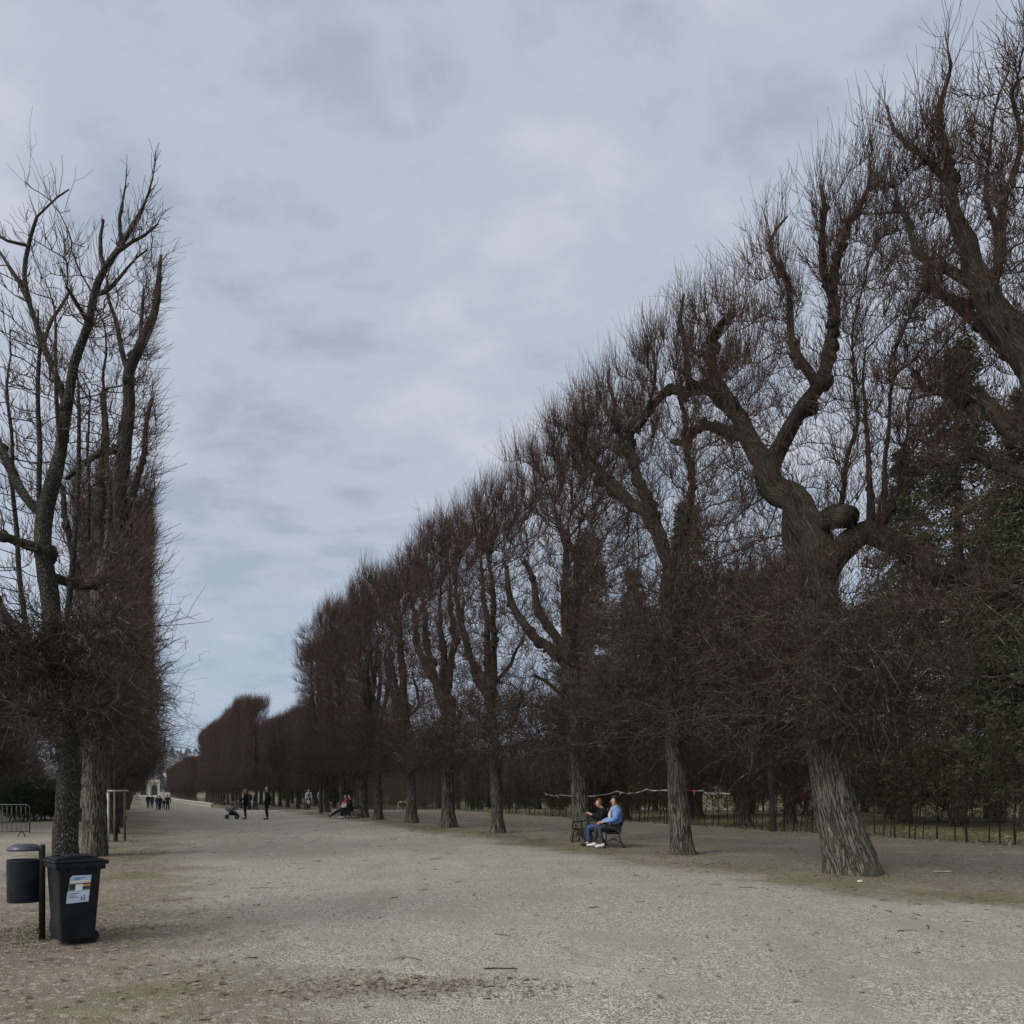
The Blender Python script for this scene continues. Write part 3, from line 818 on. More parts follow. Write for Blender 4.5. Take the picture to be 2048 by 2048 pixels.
small(1611, 43, 15, 'person in dark red jacket behind the thin hedge near the big trunk', top=(.07, .009, .013), legs=(.02, .02, .03), scale=1.02)
B3 = W(28.6, 33.0)
bench(B3, ROT_N, 'dark park bench behind the thin hedge', 1.6)
person(bl(B3, 0, -.05), ROT_N, 'person in dark coat sitting behind the thin hedge', SIT, (.02, .02, .024), (.1, .1, .1), (.05, .05, .05), (.04, .03, .03), scarf=(.2, .2, .19))
# ------------------------------------------------------------------ bins beside the flaky trunk
wb = empty('wheelie_bin', (-4.6, 7.86, 0), 'black wheelie bin with a poster stuck on it, beside the flaky trunk', 'bin', rotz=R(45))
# local x: the broad side with the poster looks to -y
def taper_shell(bm_, z0, z1, a0, b0, a1, b1, shift=0.0):
    v = [bm_.verts.new(p) for p in ((-a0, -b0, z0), (a0, -b0, z0), (a0, b0, z0), (-a0, b0, z0), (-a1 + shift, -b1, z1), (a1 + shift, -b1, z1), (a1 + shift, b1, z1), (-a1 + shift, b1, z1))]
    for f in ((3, 2, 1, 0), (4, 5, 6, 7), (0, 1, 5, 4), (1, 2, 6, 5), (2, 3, 7, 6), (3, 0, 4, 7)): bm_.faces.new([v[i] for i in f])
    return v
m = MB(); taper_shell(m.bm, .045, .84, .16, .18, .205, .222, .01)
bmesh.ops.bevel(m.bm, geom=list(m.bm.edges), offset=.028, segments=3, affect='EDGES', profile=.5)
m.box((.01, 0, .822), (.455, .475, .055), bev=.012)
for k in range(5): m.box((-.17 + k * .085, -.226, .785), (.012, .02, .06))
m.build('bin_body', M['black_plastic'], wb)
m = MB(); m.box((.0, 0, .866), (.46, .475, .035), bev=.014); m.box((-.02, 0, .893), (.37, .38, .024), bev=.01)
m.box((.01, 0, .915), (.2, .34, .022), bev=.01)
for y in (-.17, .17): m.tube([(-.215, y, .885), (-.1, y, .912), (.08, y, .915), (.19, y, .9)], .012, 6)
m.build('lid', M['black_plastic'], wb)
m = MB()
m.box((.25, 0, .845), (.07, .44, .045), bev=.014)
for y in (-.17, 0, .17): m.box((.235, y, .8), (.05, .03, .06), bev=.008)
m.build('handle', M['black_plastic'], wb, False)
for y in (-.12, .12):
    w = MB().tube([(.14, y - .022, .07), (.14, y + .022, .07)], .07, 18).build('wheel', M['black_plastic'], wb)
# poster on the tapered side; its picture is flat paint on paper
po_o = Vector((.035, -.2235, .52)); tilt = math.atan2(.235 - .19, .84 - .045)
def on_side(x, z, d):       # x, z on the side face, d outwards
    t = (z - .045) / .795
    return (x + .01 * t, -(.18 + .042 * t) - d * 1.0, z)
def patch(name, m_, x0, z0, x1, z1, d, parent, skew=0.0):
    me = MB().quad(on_side(x0 - skew, z0, d), on_side(x1 - skew, z0, d), on_side(x1, z1, d), on_side(x0, z1, d)).build(name, m_, parent)
    return me
sheet = MB()
a, b_, c, d = on_side(-.115, .44, .003), on_side(.085, .445, .003), on_side(.105, .72, .003), on_side(-.07, .725, .003)
e = on_side(-.093, .70, .003)
sheet.bm.faces.new([sheet.bm.verts.new(p) for p in (a, b_, c, d, e)])
poster = sheet.build('poster', simple('poster_sky', (.42, .53, .68), .4, .12, 5, bmp=0), wb)
patch('horizon_glow', simple('glow_cream', (.72, .68, .55), .4, .1, 6, bmp=0), -.092, .645, .1, .672, .0045, poster, .002)
patch('tree_line', simple('print_dark_green', (.035, .045, .02), .4, .4, 30, bmp=0), -.095, .582, .096, .64, .006, poster, .004)
patch('palace_picture', simple('print_ochre', (.5, .33, .08), .4, .3, 25, bmp=0), .025, .605, .097, .633, .0075, poster, .001)
patch('palace_roof', simple('print_roof', (.12, .05, .03), .4, .3, 25, bmp=0), .022, .628, .098, .642, .009, poster, .001)
patch('lawn', simple('print_lawn', (.08, .14, .04), .4, .3, 25, bmp=0), -.098, .572, .093, .584, .0075, poster, .001)
patch('white_panel', simple('paper_white', (.74, .75, .74), .4, .05, 6, bmp=0), -.042, .565, .025, .633, .0105, poster, .004)
patch('lower_panel', simple('paper_blue', (.55, .63, .74), .4, .08, 6, bmp=0), -.114, .446, .088, .565, .0045, poster, .008)
ink = simple('ink_blue', (.06, .1, .25), .5, .2, 30, bmp=0)
tx = MB()
def dash(x, z, w, h=.007, dd=.006): tx.quad(on_side(x, z, dd), on_side(x + w, z, dd), on_side(x + w, z + h, dd), on_side(x, z + h, dd))
def words(x, z, n, h=.009):
    for k in range(n):
        w = (.016, .022, .011, .019)[k % 4]; dash(x, z, w, h); x += w + .006
words(-.06, .692, 5); words(-.055, .678, 3)
words(-.098, .535, 4); words(-.098, .513, 3, .008); words(-.102, .495, 4, .008)
tx.build('lettering', ink, poster)
fg = MB()
for (x, z, h) in ((.012, .462, .045), (.038, .462, .06)):
    fg.tube([on_side(x, z, .007), on_side(x + .004, z + h * .6, .007)], [.003, .005], 5); fg.ball(on_side(x + .005, z + h * .82, .007), .007, (1, .3, 1), 8)
    fg.tube([on_side(x + .004, z + h * .55, .007), on_side(x + .018, z + h * .3, .007)], .002, 4)
fg.build('figure_drawing', ink, poster)

lb = empty('litter_bin', (-5.0, 7.98, 0), 'dark grey litter bin with domed hood hanging from a black post', 'bin', rotz=R(-8))
MB().tube([(0, 0, -.05), (0, 0, 1.0), (0, 0, 1.02)], [.031, .031, .026], 14).build('post', M['post_black'], lb, True)
m = MB(); prof = [(.02, .075), (.1, .066), (.165, .04), (.178, .014), (.178, 0.0)]
m.lathe(list(reversed(prof)), (-.185, -.02, .955), 28, 1.0, .85); m.box((-.03, 0, .965), (.1, .04, .03))
m.build('hood', M['hood_grey'], lb, True)
m = MB(); m.lathe([(.158, .0), (.166, .01), (.17, .44), (.174, .45), (.166, .45), (.16, .43), (.15, .05)], (-.195, -.02, .41), 30, 1.0, .85)
m.build('bucket', M['bin_grey'], lb, True)
m = MB()
for z in (.5, .8): m.box((-.025, 0, z), (.05, .05, .03))
m.build('bracket', M['post_black'], lb)

# ------------------------------------------------------------------ crowd barriers on the left
def barrier(loc, rot, label, grp):
    o = empty('crowd_barrier', loc, label, 'barrier', grp, rot)
    fr = MB()
    fr.tube([(-1.1, 0, .12), (-1.1, 0, 1.02), (-1.02, 0, 1.1), (1.02, 0, 1.1), (1.1, 0, 1.02), (1.1, 0, .12)], .02, 8)
    fr.tube([(-1.1, 0, .2), (1.1, 0, .2)], .016, 8)
    fr.build('frame', M['steel'], o, True)
    b = MB()
    for k in range(15): b.tube([(-.98 + k * .14, 0, .2), (-.98 + k * .14, 0, 1.1)], .008, 6)
    b.build('bars', M['steel'], o, True)
    for x in (-.85, .85):
        MB().tube([(x, -.3, .01), (x, -.24, .1), (x, -.06, .17), (x, .06, .17), (x, .24, .1), (x, .3, .01)], .016, 8).build('foot', M['steel'], o, True)
    return o
barrier(ground_pt(-14, 25.3), R(14), 'grey steel crowd barrier standing on the gravel behind the litter bin', None)

# ------------------------------------------------------------------ staked young tree
st = empty('tree_stakes', W(26.5, -.55), 'post frame round a young tree, one stake painted white', 'tree stakes', rotz=0)
for (x, y), c, r_ in (((-.09, -.27), 'white_paint', .045), ((.12, -.27), 'brown_wood', .035), ((.17, .24), 'brown_wood', .035), ((-.12, .26), 'brown_wood', .035)):
    s_ = MB().tube([(x, y, -.05), (x, y, 1.55)], r_, 8).build('stake', M[c], st, True)
    if c == 'white_paint': s_['label'] = 'white painted stake'
for a, b_ in (((-.3, -.28), (.24, -.28)), ((-.26, .26), (.26, .26)), ((-.12, -.36), (-.12, .34)), ((.14, -.36), (.17, .34))):
    MB().tube([(*a, 1.57), (*b_, 1.57)], .032, 7).build('crossbar', M['pale_wood'], st, True)

# ------------------------------------------------------------------ barrier tape along the hedge: red and white stretches
tp = [(1086, 1584), (1100, 1590), (1120, 1589.5), (1170, 1591), (1200, 1590), (1234, 1582), (1262, 1586.5), (1292, 1578.5), (1325, 1580), (1362, 1577), (1405, 1581), (1420, 1586), (1440, 1584.5), (1466, 1586)]
m = MB()
pts = [PT(a, b_, 22.35) for a, b_ in tp]; fine = []; red = MB()
for a, b_ in zip(pts, pts[1:]):
    for k in range(5): fine.append(a * (1 - k / 5) + b_ * k / 5 - np.array([0, 0, .05 * math.sin(math.pi * k / 5)]))
rng = np.random.default_rng(3); prev = None
for i, p in enumerate(fine):
    tw = rng.uniform(-1, 1); hw = .035
    up = np.array([math.sin(tw) * N[0], math.sin(tw) * N[1], math.cos(tw)]) * hw
    cur = [m.bm.verts.new(p - up), m.bm.verts.new(p + up)]
    if prev:
        xm = 1024 + F * p[0] / p[1]
        if 1364 < xm < 1403: red.quad(*[tuple(q_.co) for q_ in (prev[0], cur[0], cur[1], prev[1])])
        else: m.bm.faces.new((prev[0], cur[0], cur[1], prev[1]))
    prev = cur
for i in (9, 26, 48):
    p = fine[i]; m.tube([p, p + np.array([.03, 0, -.1]), p + np.array([.0, 0, -.2])], [.025, .03, .01], 5)
tape = tag(m.build('barrier_tape', M['tape_white']), 'crumpled red and white barrier tape strung along the bare hedge', 'tape')
red.build('red_stretch', simple('tape_red', (.32, .04, .05), .5, .2, 8), tape)['label'] = 'red printed stretch of the tape'

# ------------------------------------------------------------------ litter lying about
o = tag(MB().ball((0, 0, .03), .06, (1.1, .8, .6), 8).ball((.05, .02, .05), .04, (1, .7, .8), 7).build('crumpled_paper', M['white_paint']), 'crumpled white paper on the ground under the bench', 'litter')
o.location = Vector(P(1191, 1692, 21.4)); o.location.z = .0
o = tag(MB().box((0, 0, .02), (.36, .05, .025), (0, 0, .1), bev=.008).build('pale_stick', M['pale_wood']), 'pale broken stick on the dirt right of the big trunk', 'stick')
o.location = Vector((1885 - CX, F, 0)) * (1.6 / (1745 - HZ)); o.location.z = 0
o = tag(MB().ball((0, 0, .02), .09, (.6, .45, .3), 10).build('pale_stone', M['stone_pale']), 'pale stone on the gravel in front of the big trunk', 'stone')
o.location = Vector((1720 - CX, F, 0)) * (1.6 / (1765 - HZ)); o.location.z = 0
o = tag(MB().tube([(-.15, 0, .008), (-.05, .01, .011), (.06, .0, .01), (.15, .02, .006)], [.006, .006, .005, .003], 6).build('fallen_branch', M['bark'], None, True), 'bare fallen branch lying across the gravel', 'branch')
o.location = Vector((1002 - CX, F, 0)) * (1.6 / (1939 - HZ)); o.location.z = 0

# ------------------------------------------------------------------ far end of the avenue
wl = [W(104, 8.9), W(165, 6.6)]
o = empty('stone_border', wl[0], 'long low pale stone border at the foot of the distant clipped trees', 'border')
dv = wl[1] - wl[0]; ln = float(np.linalg.norm(dv)); an = math.atan2(dv[1], dv[0])
m = MB().box((ln / 2, 0, .22), (ln, .3, .5), bev=.02); o.rotation_euler.z = an
m.build('border_base', M['stone_pale'], o)
MB().box((ln / 2, 0, .55), (ln + .1, .42, .1), bev=.02).build('coping', M['white_paint'], o)

gp = P(276, HZ, 330); gp[2] = -.7
ga = empty('garden_pavilion', gp, 'pale yellow pavilion with dark arches at the end of the avenue', 'building', rotz=R(26))
m = MB(); m.box((0, 0, 3.2), (17, 6, 6.4)); m.build('wall', M['yellow_wall'], ga)
for x in (-6.4, -2.2, 2.2, 6.4):
    a = MB().box((x, -3.05, 1.7), (2.2, .3, 3.4)); a.tube([(x, -2.9, 3.4), (x, -3.2, 3.4)], 1.1, 24); a.build('arch_opening', M['dark_void'], ga)
for x in (-8.3, -4.3, -.6, .6, 4.3, 8.3): MB().box((x, -3.15, 2.9), (.55, .5, 5.8), bev=.04).build('pilaster', M['plaster'], ga)
MB().box((0, -.1, 6.0), (17.8, 6.9, .5), bev=.05).box((0, -.1, 6.6), (17.2, 6.3, .6), bev=.05).build('cornice', M['plaster'], ga)
MB().lathe([(3.6, 0), (3.5, .8), (3.0, 1.9), (1.8, 2.8), (.5, 3.2), (.3, 4.0), (.05, 4.6)], (1.5, 0, 6.9), 20).build('dome', M['copper_green'], ga, True)

kb = P(-62, HZ, 74); kb[2] = float(gz(74))
ko = empty('garden_building', kb, 'low pale building glimpsed between the dark trunks at far left', 'building', rotz=R(20))
MB().box((0, 0, 1.7), (9, 5, 3.4)).build('wall', M['plaster'], ko)
for x in (-3.4, -1.2, 1.0, 3.2):
    f = MB().box((x, -2.52, 1.7), (1.2, .08, 1.7)).build('window', M['white_paint'], ko)
    MB().box((x, -2.57, 1.7), (1.0, .04, 1.5)).build('pane', M['glass_dark'], f)
MB().box((0, 0, 3.55), (9.6, 5.6, .3), bev=.05).build('roof', M['copper_green'], ko)

# white rails seen between the trunks
def rail(loc, rot, L, label):
    o = empty('white_rail', loc, label, 'railing', None, rot)
    MB().tube([(-L / 2, 0, 1.0), (L / 2, 0, 1.0)], .05, 8).build('top_rail', M['white_paint'], o, True)
    for x in (-L / 2 + .05, L / 2 - .05): MB().tube([(x, 0, -.1), (x, 0, .97)], .045, 8).build('post', M['white_paint'], o, True)
    return o
q = ground_pt(812, 78); rail(q, R(8), 1.7, 'white rail glimpsed behind the middle trunks')

# ------------------------------------------------------------------ hillside with houses
def hill_h(x, y):
    a = np.clip((y - 620) / 900, 0, 1)
    return a * a * (3 - 2 * a) * (62 + 10 * np.sin(x / 130.0) + 6 * np.sin(x / 57 + 1.3)) - 3
xs = np.linspace(-1500, 700, 70); ys = np.linspace(560, 1700, 50)
gx, gy = np.meshgrid(xs, ys); v = np.stack([gx, gy, hill_h(gx, gy)], -1).reshape(-1, 3)
idx = np.arange(len(v)).reshape(gx.shape)
q = np.stack([idx[:-1, :-1], idx[:-1, 1:], idx[1:, 1:], idx[1:, :-1]], -1).reshape(-1, 4)
M['hill_green'] = simple('hill_green', (.035, .042, .03), .95, .4, .02, bmp=0)
tag(mobj('hill', np_mesh('hill', v, q), M['hill_green']), kind='structure')
rng = np.random.default_rng(11)
spots = [(312, 900), (331, 980), (345, 1060), (322, 1120), (352, 1180), (340, 1260), (362, 1330), (377, 1400), (371, 1150), (356, 1440), (396, 1480), (318, 840), (387, 1290), (405, 1330)]
looks = ['white', 'cream', 'pale grey']
for i, (px, y) in enumerate(spots):
    x = (px - CX) / F * y; z = float(hill_h(np.array(x), np.array(y)))
    o = empty('house', (x, y, z - 1), 'small pale house with tiled roof on the distant hillside', 'house', 'houses on the hill', R(float(rng.uniform(-40, 40))))
    w, d, h = rng.uniform(8, 12), rng.uniform(6, 8), rng.uniform(4.5, 6.5)
    MB().box((0, 0, h / 2), (w, d, h)).build('wall', M['plaster' if i % 3 else 'plaster_warm'], o)
    m = MB(); a = [m.bm.verts.new(p) for p in ((-w / 2 - .5, -d / 2 - .6, h), (w / 2 + .5, -d / 2 - .6, h), (w / 2 + .5, d / 2 + .6, h), (-w / 2 - .5, d / 2 + .6, h), (-w / 2 - .5, 0, h + 3), (w / 2 + .5, 0, h + 3))]
    for f in ((0, 1, 5, 4), (2, 3, 4, 5), (0, 4, 3), (1, 2, 5), (3, 2, 1, 0)): m.bm.faces.new([a[k] for k in f])
    rf = m.build('roof', M['tile_roof'], o)
    for x_ in (-w * .3, 0, w * .3): MB().box((x_, -d / 2 - .03, h * .55), (1.5, .1, 1.8)).build('window', M['glass_dark'], o)
# far wood on the hill: rounded crowns of leaf clumps in one mass
n = 900
tx_ = rng.uniform(-1350, 300, n); ty_ = rng.uniform(700, 1560, n)
V, Q, T, off = [], [], [], 0
for i in range(n):
    h = rng.uniform(7, 15); z0 = float(hill_h(tx_[i], ty_[i])); k = 70; con = rng.uniform() < .3
    c = rng.normal(size=(k, 3)); c = c / np.linalg.norm(c, axis=1, keepdims=True) * rng.uniform(.5, 1, (k, 1))
    zz = c[:, 2] * .5 + .55
    wd = (h * .16 * (1.25 - zz) if con else h * .36)
    c = np.stack([tx_[i] + c[:, 0] * wd, ty_[i] + c[:, 1] * wd, z0 + zz * h * (1.25 if con else 1)], 1)
    d = unit(rng.normal(size=c.shape)); w = unit(np.cross(d, rng.normal(size=c.shape))); s = h * .11
    V.append(np.stack([c - d * s - w * s * .7, c + d * s - w * s * .6, c + d * s + w * s * .7, c - d * s + w * s * .6], 1).reshape(-1, 3))
    Q.append(np.arange(k * 4).reshape(-1, 4) + off); off += k * 4; T.append(np.full(k * 4, rng.uniform(0, 1)))
M['far_leaves'] = leaf_mat('far_leaves', (.02, .032, .026), (.05, .048, .035), (.03, .03, .024))
tag(mobj('far_wood', np_mesh('far_wood', np.concatenate(V), np.concatenate(Q), False, np.concatenate(T)), M['far_leaves']),
    'dark wood covering the distant hillside', 'wood', kind='stuff')
# ------------------------------------------------------------------ the trees where they stand
def st_attr(rng, n, s, t, z, base):
    """points in a box of the avenue frame, relative to the foot of a tree"""
    a = rng.uniform(0, 1, (n, 3))
    p = U * (s[0] + (s[1] - s[0]) * a[:, :1]) + N * (t[0] + (t[1] - t[0]) * a[:, 1:2])
    p[:, 2] = z[0] + (z[1] - z[0]) * a[:, 2]
    return p - base

def traced(pts, base, t=None, y=None):
    out = []
    for q in pts:
        px, py, r = q[:3]; dt = q[3] if len(q) > 3 else 0
        p = PT(px, py, t + dt) if t is not None else P(px, py, y + dt)
        out.append((*(p - base), r))
    return out

# --- big leaning lime in front (right)
b1 = W(9.92, 12.3)
L1s = [[(1706, 1760, .5), (1702, 1735, .47), (1686, 1680, .42), (1665, 1590, .39), (1648, 1500, .36), (1636, 1380, .34), (1640, 1250, .33), (1646, 1150, .32), (1637, 1063, .31), (1590, 1000, .29), (1535, 940, .28)],
       [(1535, 940, .24), (1495, 875, .19), (1470, 820, .17, .2), (1425, 785, .145, .3), (1380, 770, .125, .3), (1335, 785, .105, .2), (1300, 830, .08)],
       [(1470, 820, .14), (1432, 760, .13, -.2), (1420, 700, .12, -.3), (1425, 665, .1, -.3), (1450, 640, .075, -.3)],
       [(1535, 940, .22), (1565, 885, .18), (1610, 815, .155), (1648, 765, .14), (1652, 700, .115), (1668, 610, .095), (1665, 540, .078), (1690, 450, .06), (1735, 370, .04), (1738, 310, .018)],
       [(1640, 770, .1), (1590, 715, .085, -.4), (1575, 650, .07, -.5), (1572, 560, .055, -.6), (1545, 480, .04, -.6), (1560, 440, .018, -.6)],
       [(1668, 610, .08), (1640, 500, .065, -.5), (1655, 420, .05, -.5), (1640, 380, .03, -.5)],
       [(1646, 1160, .25), (1672, 1110, .25), (1705, 1072, .24), (1745, 1058, .22, .2), (1790, 1085, .2, .4), (1850, 1130, .17, .6), (1930, 1160, .13, .8), (2010, 1170, .08, 1.0)],
       [(1640, 1050, .2), (1668, 1035, .24, -.2), (1685, 1042, .2, -.3)],
       [(1590, 1000, .2), (1575, 1060, .2), (1590, 1110, .19), (1625, 1180, .2)],
       [(1495, 875, .13), (1440, 860, .12, .4), (1400, 850, .1, .5), (1370, 900, .085, .6), (1345, 890, .06, .7)],
       [(1380, 770, .09), (1372, 700, .07), (1360, 640, .05), (1380, 590, .03)],
       [(1745, 1058, .09, .2), (1738, 960, .05, .2), (1732, 840, .035, .2), (1728, 700, .02, .2)],
       [(1752, 1058, .08, .2), (1772, 960, .045, .2), (1780, 820, .03, .2), (1785, 690, .018, .2)],
       [(1765, 1065, .07, .3), (1800, 960, .04, .3), (1812, 850, .025, .3), (1830, 740, .018, .3)],
       [(1680, 1040, .06, -.3), (1690, 940, .045, -.3), (1712, 830, .03, -.3), (1705, 700, .018, -.3)],
       [(1648, 1500, .1), (1700, 1440, .07, -.5), (1745, 1415, .05, -.9), (1800, 1420, .03, -1.1)],
       [(1640, 1420, .1), (1570, 1400, .06, -.4), (1520, 1420, .04, -.8)]]
L1s = [traced(p, b1, t=12.3) for p in L1s]
rng = np.random.default_rng(21)
at = np.concatenate([st_attr(rng, 2300, (7.2, 14.2), (11.0, 13.7), (6.4, 12.6), b1), st_attr(rng, 1500, (8.2, 12.6), (10.8, 13.6), (2.6, 5.8), b1),
                     st_attr(rng, 500, (8.3, 14), (11.0, 12.3), (9.0, 12.4), b1)])
m1 = make_tree(L1s, at, 21, -N, skirt=(2.3, 5.2), n_up=8500, jit=.085, infl=2.0, knobs=90, n_skirt=2400, n_face=700, n_fringe=1200, bark='bark_old', tree_name='lime', flare=.07, up_len=(.35, 1.1))
place_tree(m1, b1, 'big old lime with thick leaning ridged trunk in front right', 'clipped limes of the right row')

# --- next lime, behind the bench couple on their right
b2 = W(14.95, 12.2)
L2s = [[(1366, 1716, .29), (1364, 1690, .26), (1356, 1600, .24), (1347, 1500, .225), (1342, 1380, .21), (1338, 1260, .2), (1335, 1140, .19), (1318, 1060, .18), (1272, 1007, .17), (1210, 955, .15), (1172, 925, .12), (1150, 880, .08)],
       [(1318, 1060, .13), (1275, 960, .12), (1262, 890, .11), (1266, 860, .1)],
       [(1275, 960, .08), (1240, 880, .07), (1225, 800, .05), (1215, 740, .03)],
       [(1335, 1140, .12), (1370, 1050, .1, .3), (1385, 960, .08, .4), (1365, 860, .06, .4), (1350, 780, .04, .4)],
       [(1172, 925, .07), (1165, 850, .05), (1170, 790, .03)],
       [(1266, 870, .08), (1300, 830, .06), (1310, 760, .04), (1300, 690, .025)],
       [(1347, 1500, .09), (1400, 1440, .06, -.3), (1440, 1450, .04, -.6)],
       [(1345, 1450, .08), (1290, 1400, .05, -.3), (1260, 1420, .03, -.6)]]
L2s = [traced(p, b2, t=12.2) for p in L2s]
rng = np.random.default_rng(22)
at = np.concatenate([st_attr(rng, 2100, (12.6, 20.5), (10.9, 13.6), (6.5, 12.7), b2), st_attr(rng, 1400, (12.3, 17.6), (10.8, 13.6), (2.8, 8), b2),
                     st_attr(rng, 500, (13, 20), (10.9, 12), (9, 12.8), b2)])
m2 = make_tree(L2s, at, 22, -N, skirt=(2.5, 6.6), n_up=7500, jit=.075, infl=2.0, knobs=70, n_skirt=2800, n_face=900, n_fringe=1500, bark='bark_mid', tree_name='lime', flare=.28)
place_tree(m2, b2, 'clipped lime right of the bench with the couple, straight ridged trunk', 'clipped limes of the right row')

# --- lime at the right edge whose trunk stands outside the picture
b0 = W(4.9, 12.2)
L0s = [[(2349, 1830, .42), (2330, 1500, .36), (2280, 1200, .33), (2180, 950, .3), (2080, 780, .27), (2030, 690, .24), (1990, 600, .19), (1950, 530, .16), (1925, 440, .11), (1900, 370, .085), (1885, 300, .065), (1880, 220, .045), (1905, 130, .028), (1905, 80, .012)],
       [(1990, 600, .1), (1950, 570, .085), (1880, 535, .07, -.2), (1830, 490, .055, -.3), (1795, 425, .04, -.3), (1790, 370, .02, -.3)],
       [(2040, 720, .12), (1980, 665, .1, .2), (1915, 615, .08, .4), (1860, 570, .05, .5), (1840, 520, .03, .5)],
       [(2090, 900, .14), (2000, 840, .11, .3), (1900, 790, .08, .5), (1800, 770, .05, .6)],
       [(2000, 540, .08), (2010, 400, .055), (2030, 280, .035), (2025, 170, .018)],
       [(1990, 600, .07), (1995, 500, .05), (1975, 380, .035), (1990, 260, .022), (1985, 150, .012)],
       [(2180, 950, .14), (2100, 960, .1, .2), (1980, 930, .08, .3), (1880, 920, .05, .5)],
       [(1900, 370, .06), (1850, 310, .05, -.2), (1800, 270, .035, -.3), (1780, 220, .02, -.3)]]
L0s = [traced(p, b0, t=12.2) for p in L0s]
rng = np.random.default_rng(20)
at = np.concatenate([st_attr(rng, 1000, (4.5, 9.0), (11.2, 13.6), (7.0, 12.7), b0), st_attr(rng, 140, (2.8, 8.5), (10.9, 13.6), (2.8, 7.0), b0), st_attr(rng, 900, (5.6, 9.2), (11.3, 13.3), (8.5, 12.7), b0)])
m0 = make_tree(L0s, at, 20, -N, skirt=(2.4, 5.0), n_up=6000, n_skirt=350, n_face=200, jit=.08, infl=1.9, bark='bark_old', tree_name='lime')
place_tree(m0, b0, 'tall lime at the right edge, its crown reaching highest into the sky', 'clipped limes of the right row')

# --- flaky lime behind the bins (left)
bl1 = P(142, HZ, 8.3); bl1[2] = 0
LL = [[(138, 1885, .18), (136, 1850, .15), (130, 1700, .132), (135, 1600, .118), (142, 1540, .115), (128, 1400, .11), (109, 1285, .1), (95, 1180, .095), (87, 1110, .09), (83, 1031, .084), (101, 984, .078), (123, 900, .062), (139, 780, .05), (159, 707, .046), (174, 642, .042), (190, 590, .038), (206, 548, .035), (214, 519, .032), (235, 472, .026), (283, 417, .02), (300, 390, .014), (303, 350, .009), (304, 300, .004)],
      [(95, 1180, .034), (82, 1020, .03), (78, 860, .025), (77, 720, .019), (73, 620, .01)],
      [(118, 1340, .034), (146, 1150, .029), (152, 980, .025), (150, 830, .019), (156, 740, .01)],
      [(60, 1310, .03), (35, 1130, .027, .3), (22, 930, .022, .3), (15, 770, .015, .3), (18, 660, .008, .3)],
      [(123, 900, .028), (110, 800, .024, -.3), (112, 690, .018, -.3), (104, 600, .01, -.3)],
      [(132, 800, .038), (90, 696, .034), (70, 650, .03), (54, 591, .027), (47, 490, .022), (48, 452, .018), (90, 415, .013), (138, 378, .009)],
      [(83, 1031, .06), (54, 1006, .05), (25, 950, .055, .2), (0, 897, .05, .3), (-40, 800, .04, .3), (-60, 650, .03, .3)],
      [(80, 1100, .07), (40, 1085, .05, -.3), (0, 1071, .045, -.5), (-60, 1040, .03, -.6)],
      [(95, 1150, .06), (130, 1162, .055, .3), (181, 1183, .05, .7), (220, 1150, .035, 1.0)],
      [(100, 1330, .06), (54, 1306, .05, .3), (30, 1270, .045, .5), (7, 1227, .04, .6), (-40, 1150, .03, .6)],
      [(206, 548, .03), (190, 490, .024), (208, 440, .016)],
      [(214, 519, .028), (250, 500, .024), (290, 460, .018), (312, 450, .012)],
      [(235, 472, .024), (240, 405, .018), (262, 390, .012), (262, 340, .006)],
      [(174, 642, .03), (140, 585, .024, -.2), (128, 575, .02, -.3)],
      [(190, 590, .03), (222, 590, .025, .2), (240, 560, .02, .2), (262, 525, .016, .2), (300, 500, .01, .2)],
      [(54, 591, .025), (20, 540, .02), (-5, 500, .014)], [(47, 490, .02), (10, 500, .018, -.1), (-20, 470, .012, -.1)],
      [(85, 690, .025), (110, 620, .02, .1), (135, 585, .02, .1)]]
LL = [traced(p, bl1, y=8.3) for p in LL]
rng = np.random.default_rng(31)
def pxbox(n, x0, x1, y0, y1, d0, d1, base):
    a = rng.uniform(size=(n, 3)); out = []
    for i in range(n): out.append(P(x0 + (x1 - x0) * a[i, 0], y0 + (y1 - y0) * a[i, 1], d0 + (d1 - d0) * a[i, 2]))
    return np.array(out) - base
at = np.concatenate([st_attr(rng, 650, (8.6, 11.2), (-2.1, .12), (2.3, 4.2), bl1), st_attr(rng, 520, (8.4, 11.2), (-2.2, .12), (4.2, 7.3), bl1),
                     st_attr(rng, 160, (8.6, 11.2), (-.3, .15), (2.3, 5.5), bl1)])
ml1 = make_tree(LL, at, 31, N, skirt=(2.0, 3.5), n_up=1900, n_skirt=2300, n_face=300, face_top=5.0, bark='bark_flaky', tree_name='lime', r_shoot=.0042, tip=.0055, step=.16,
                up_len=(.12, .4), skirt_len=(.14, .42), flare=.3, jit=.02, knobs=10)
place_tree(ml1, bl1, 'lime with flaky grey bark close behind the two bins', 'clipped limes of the left row')

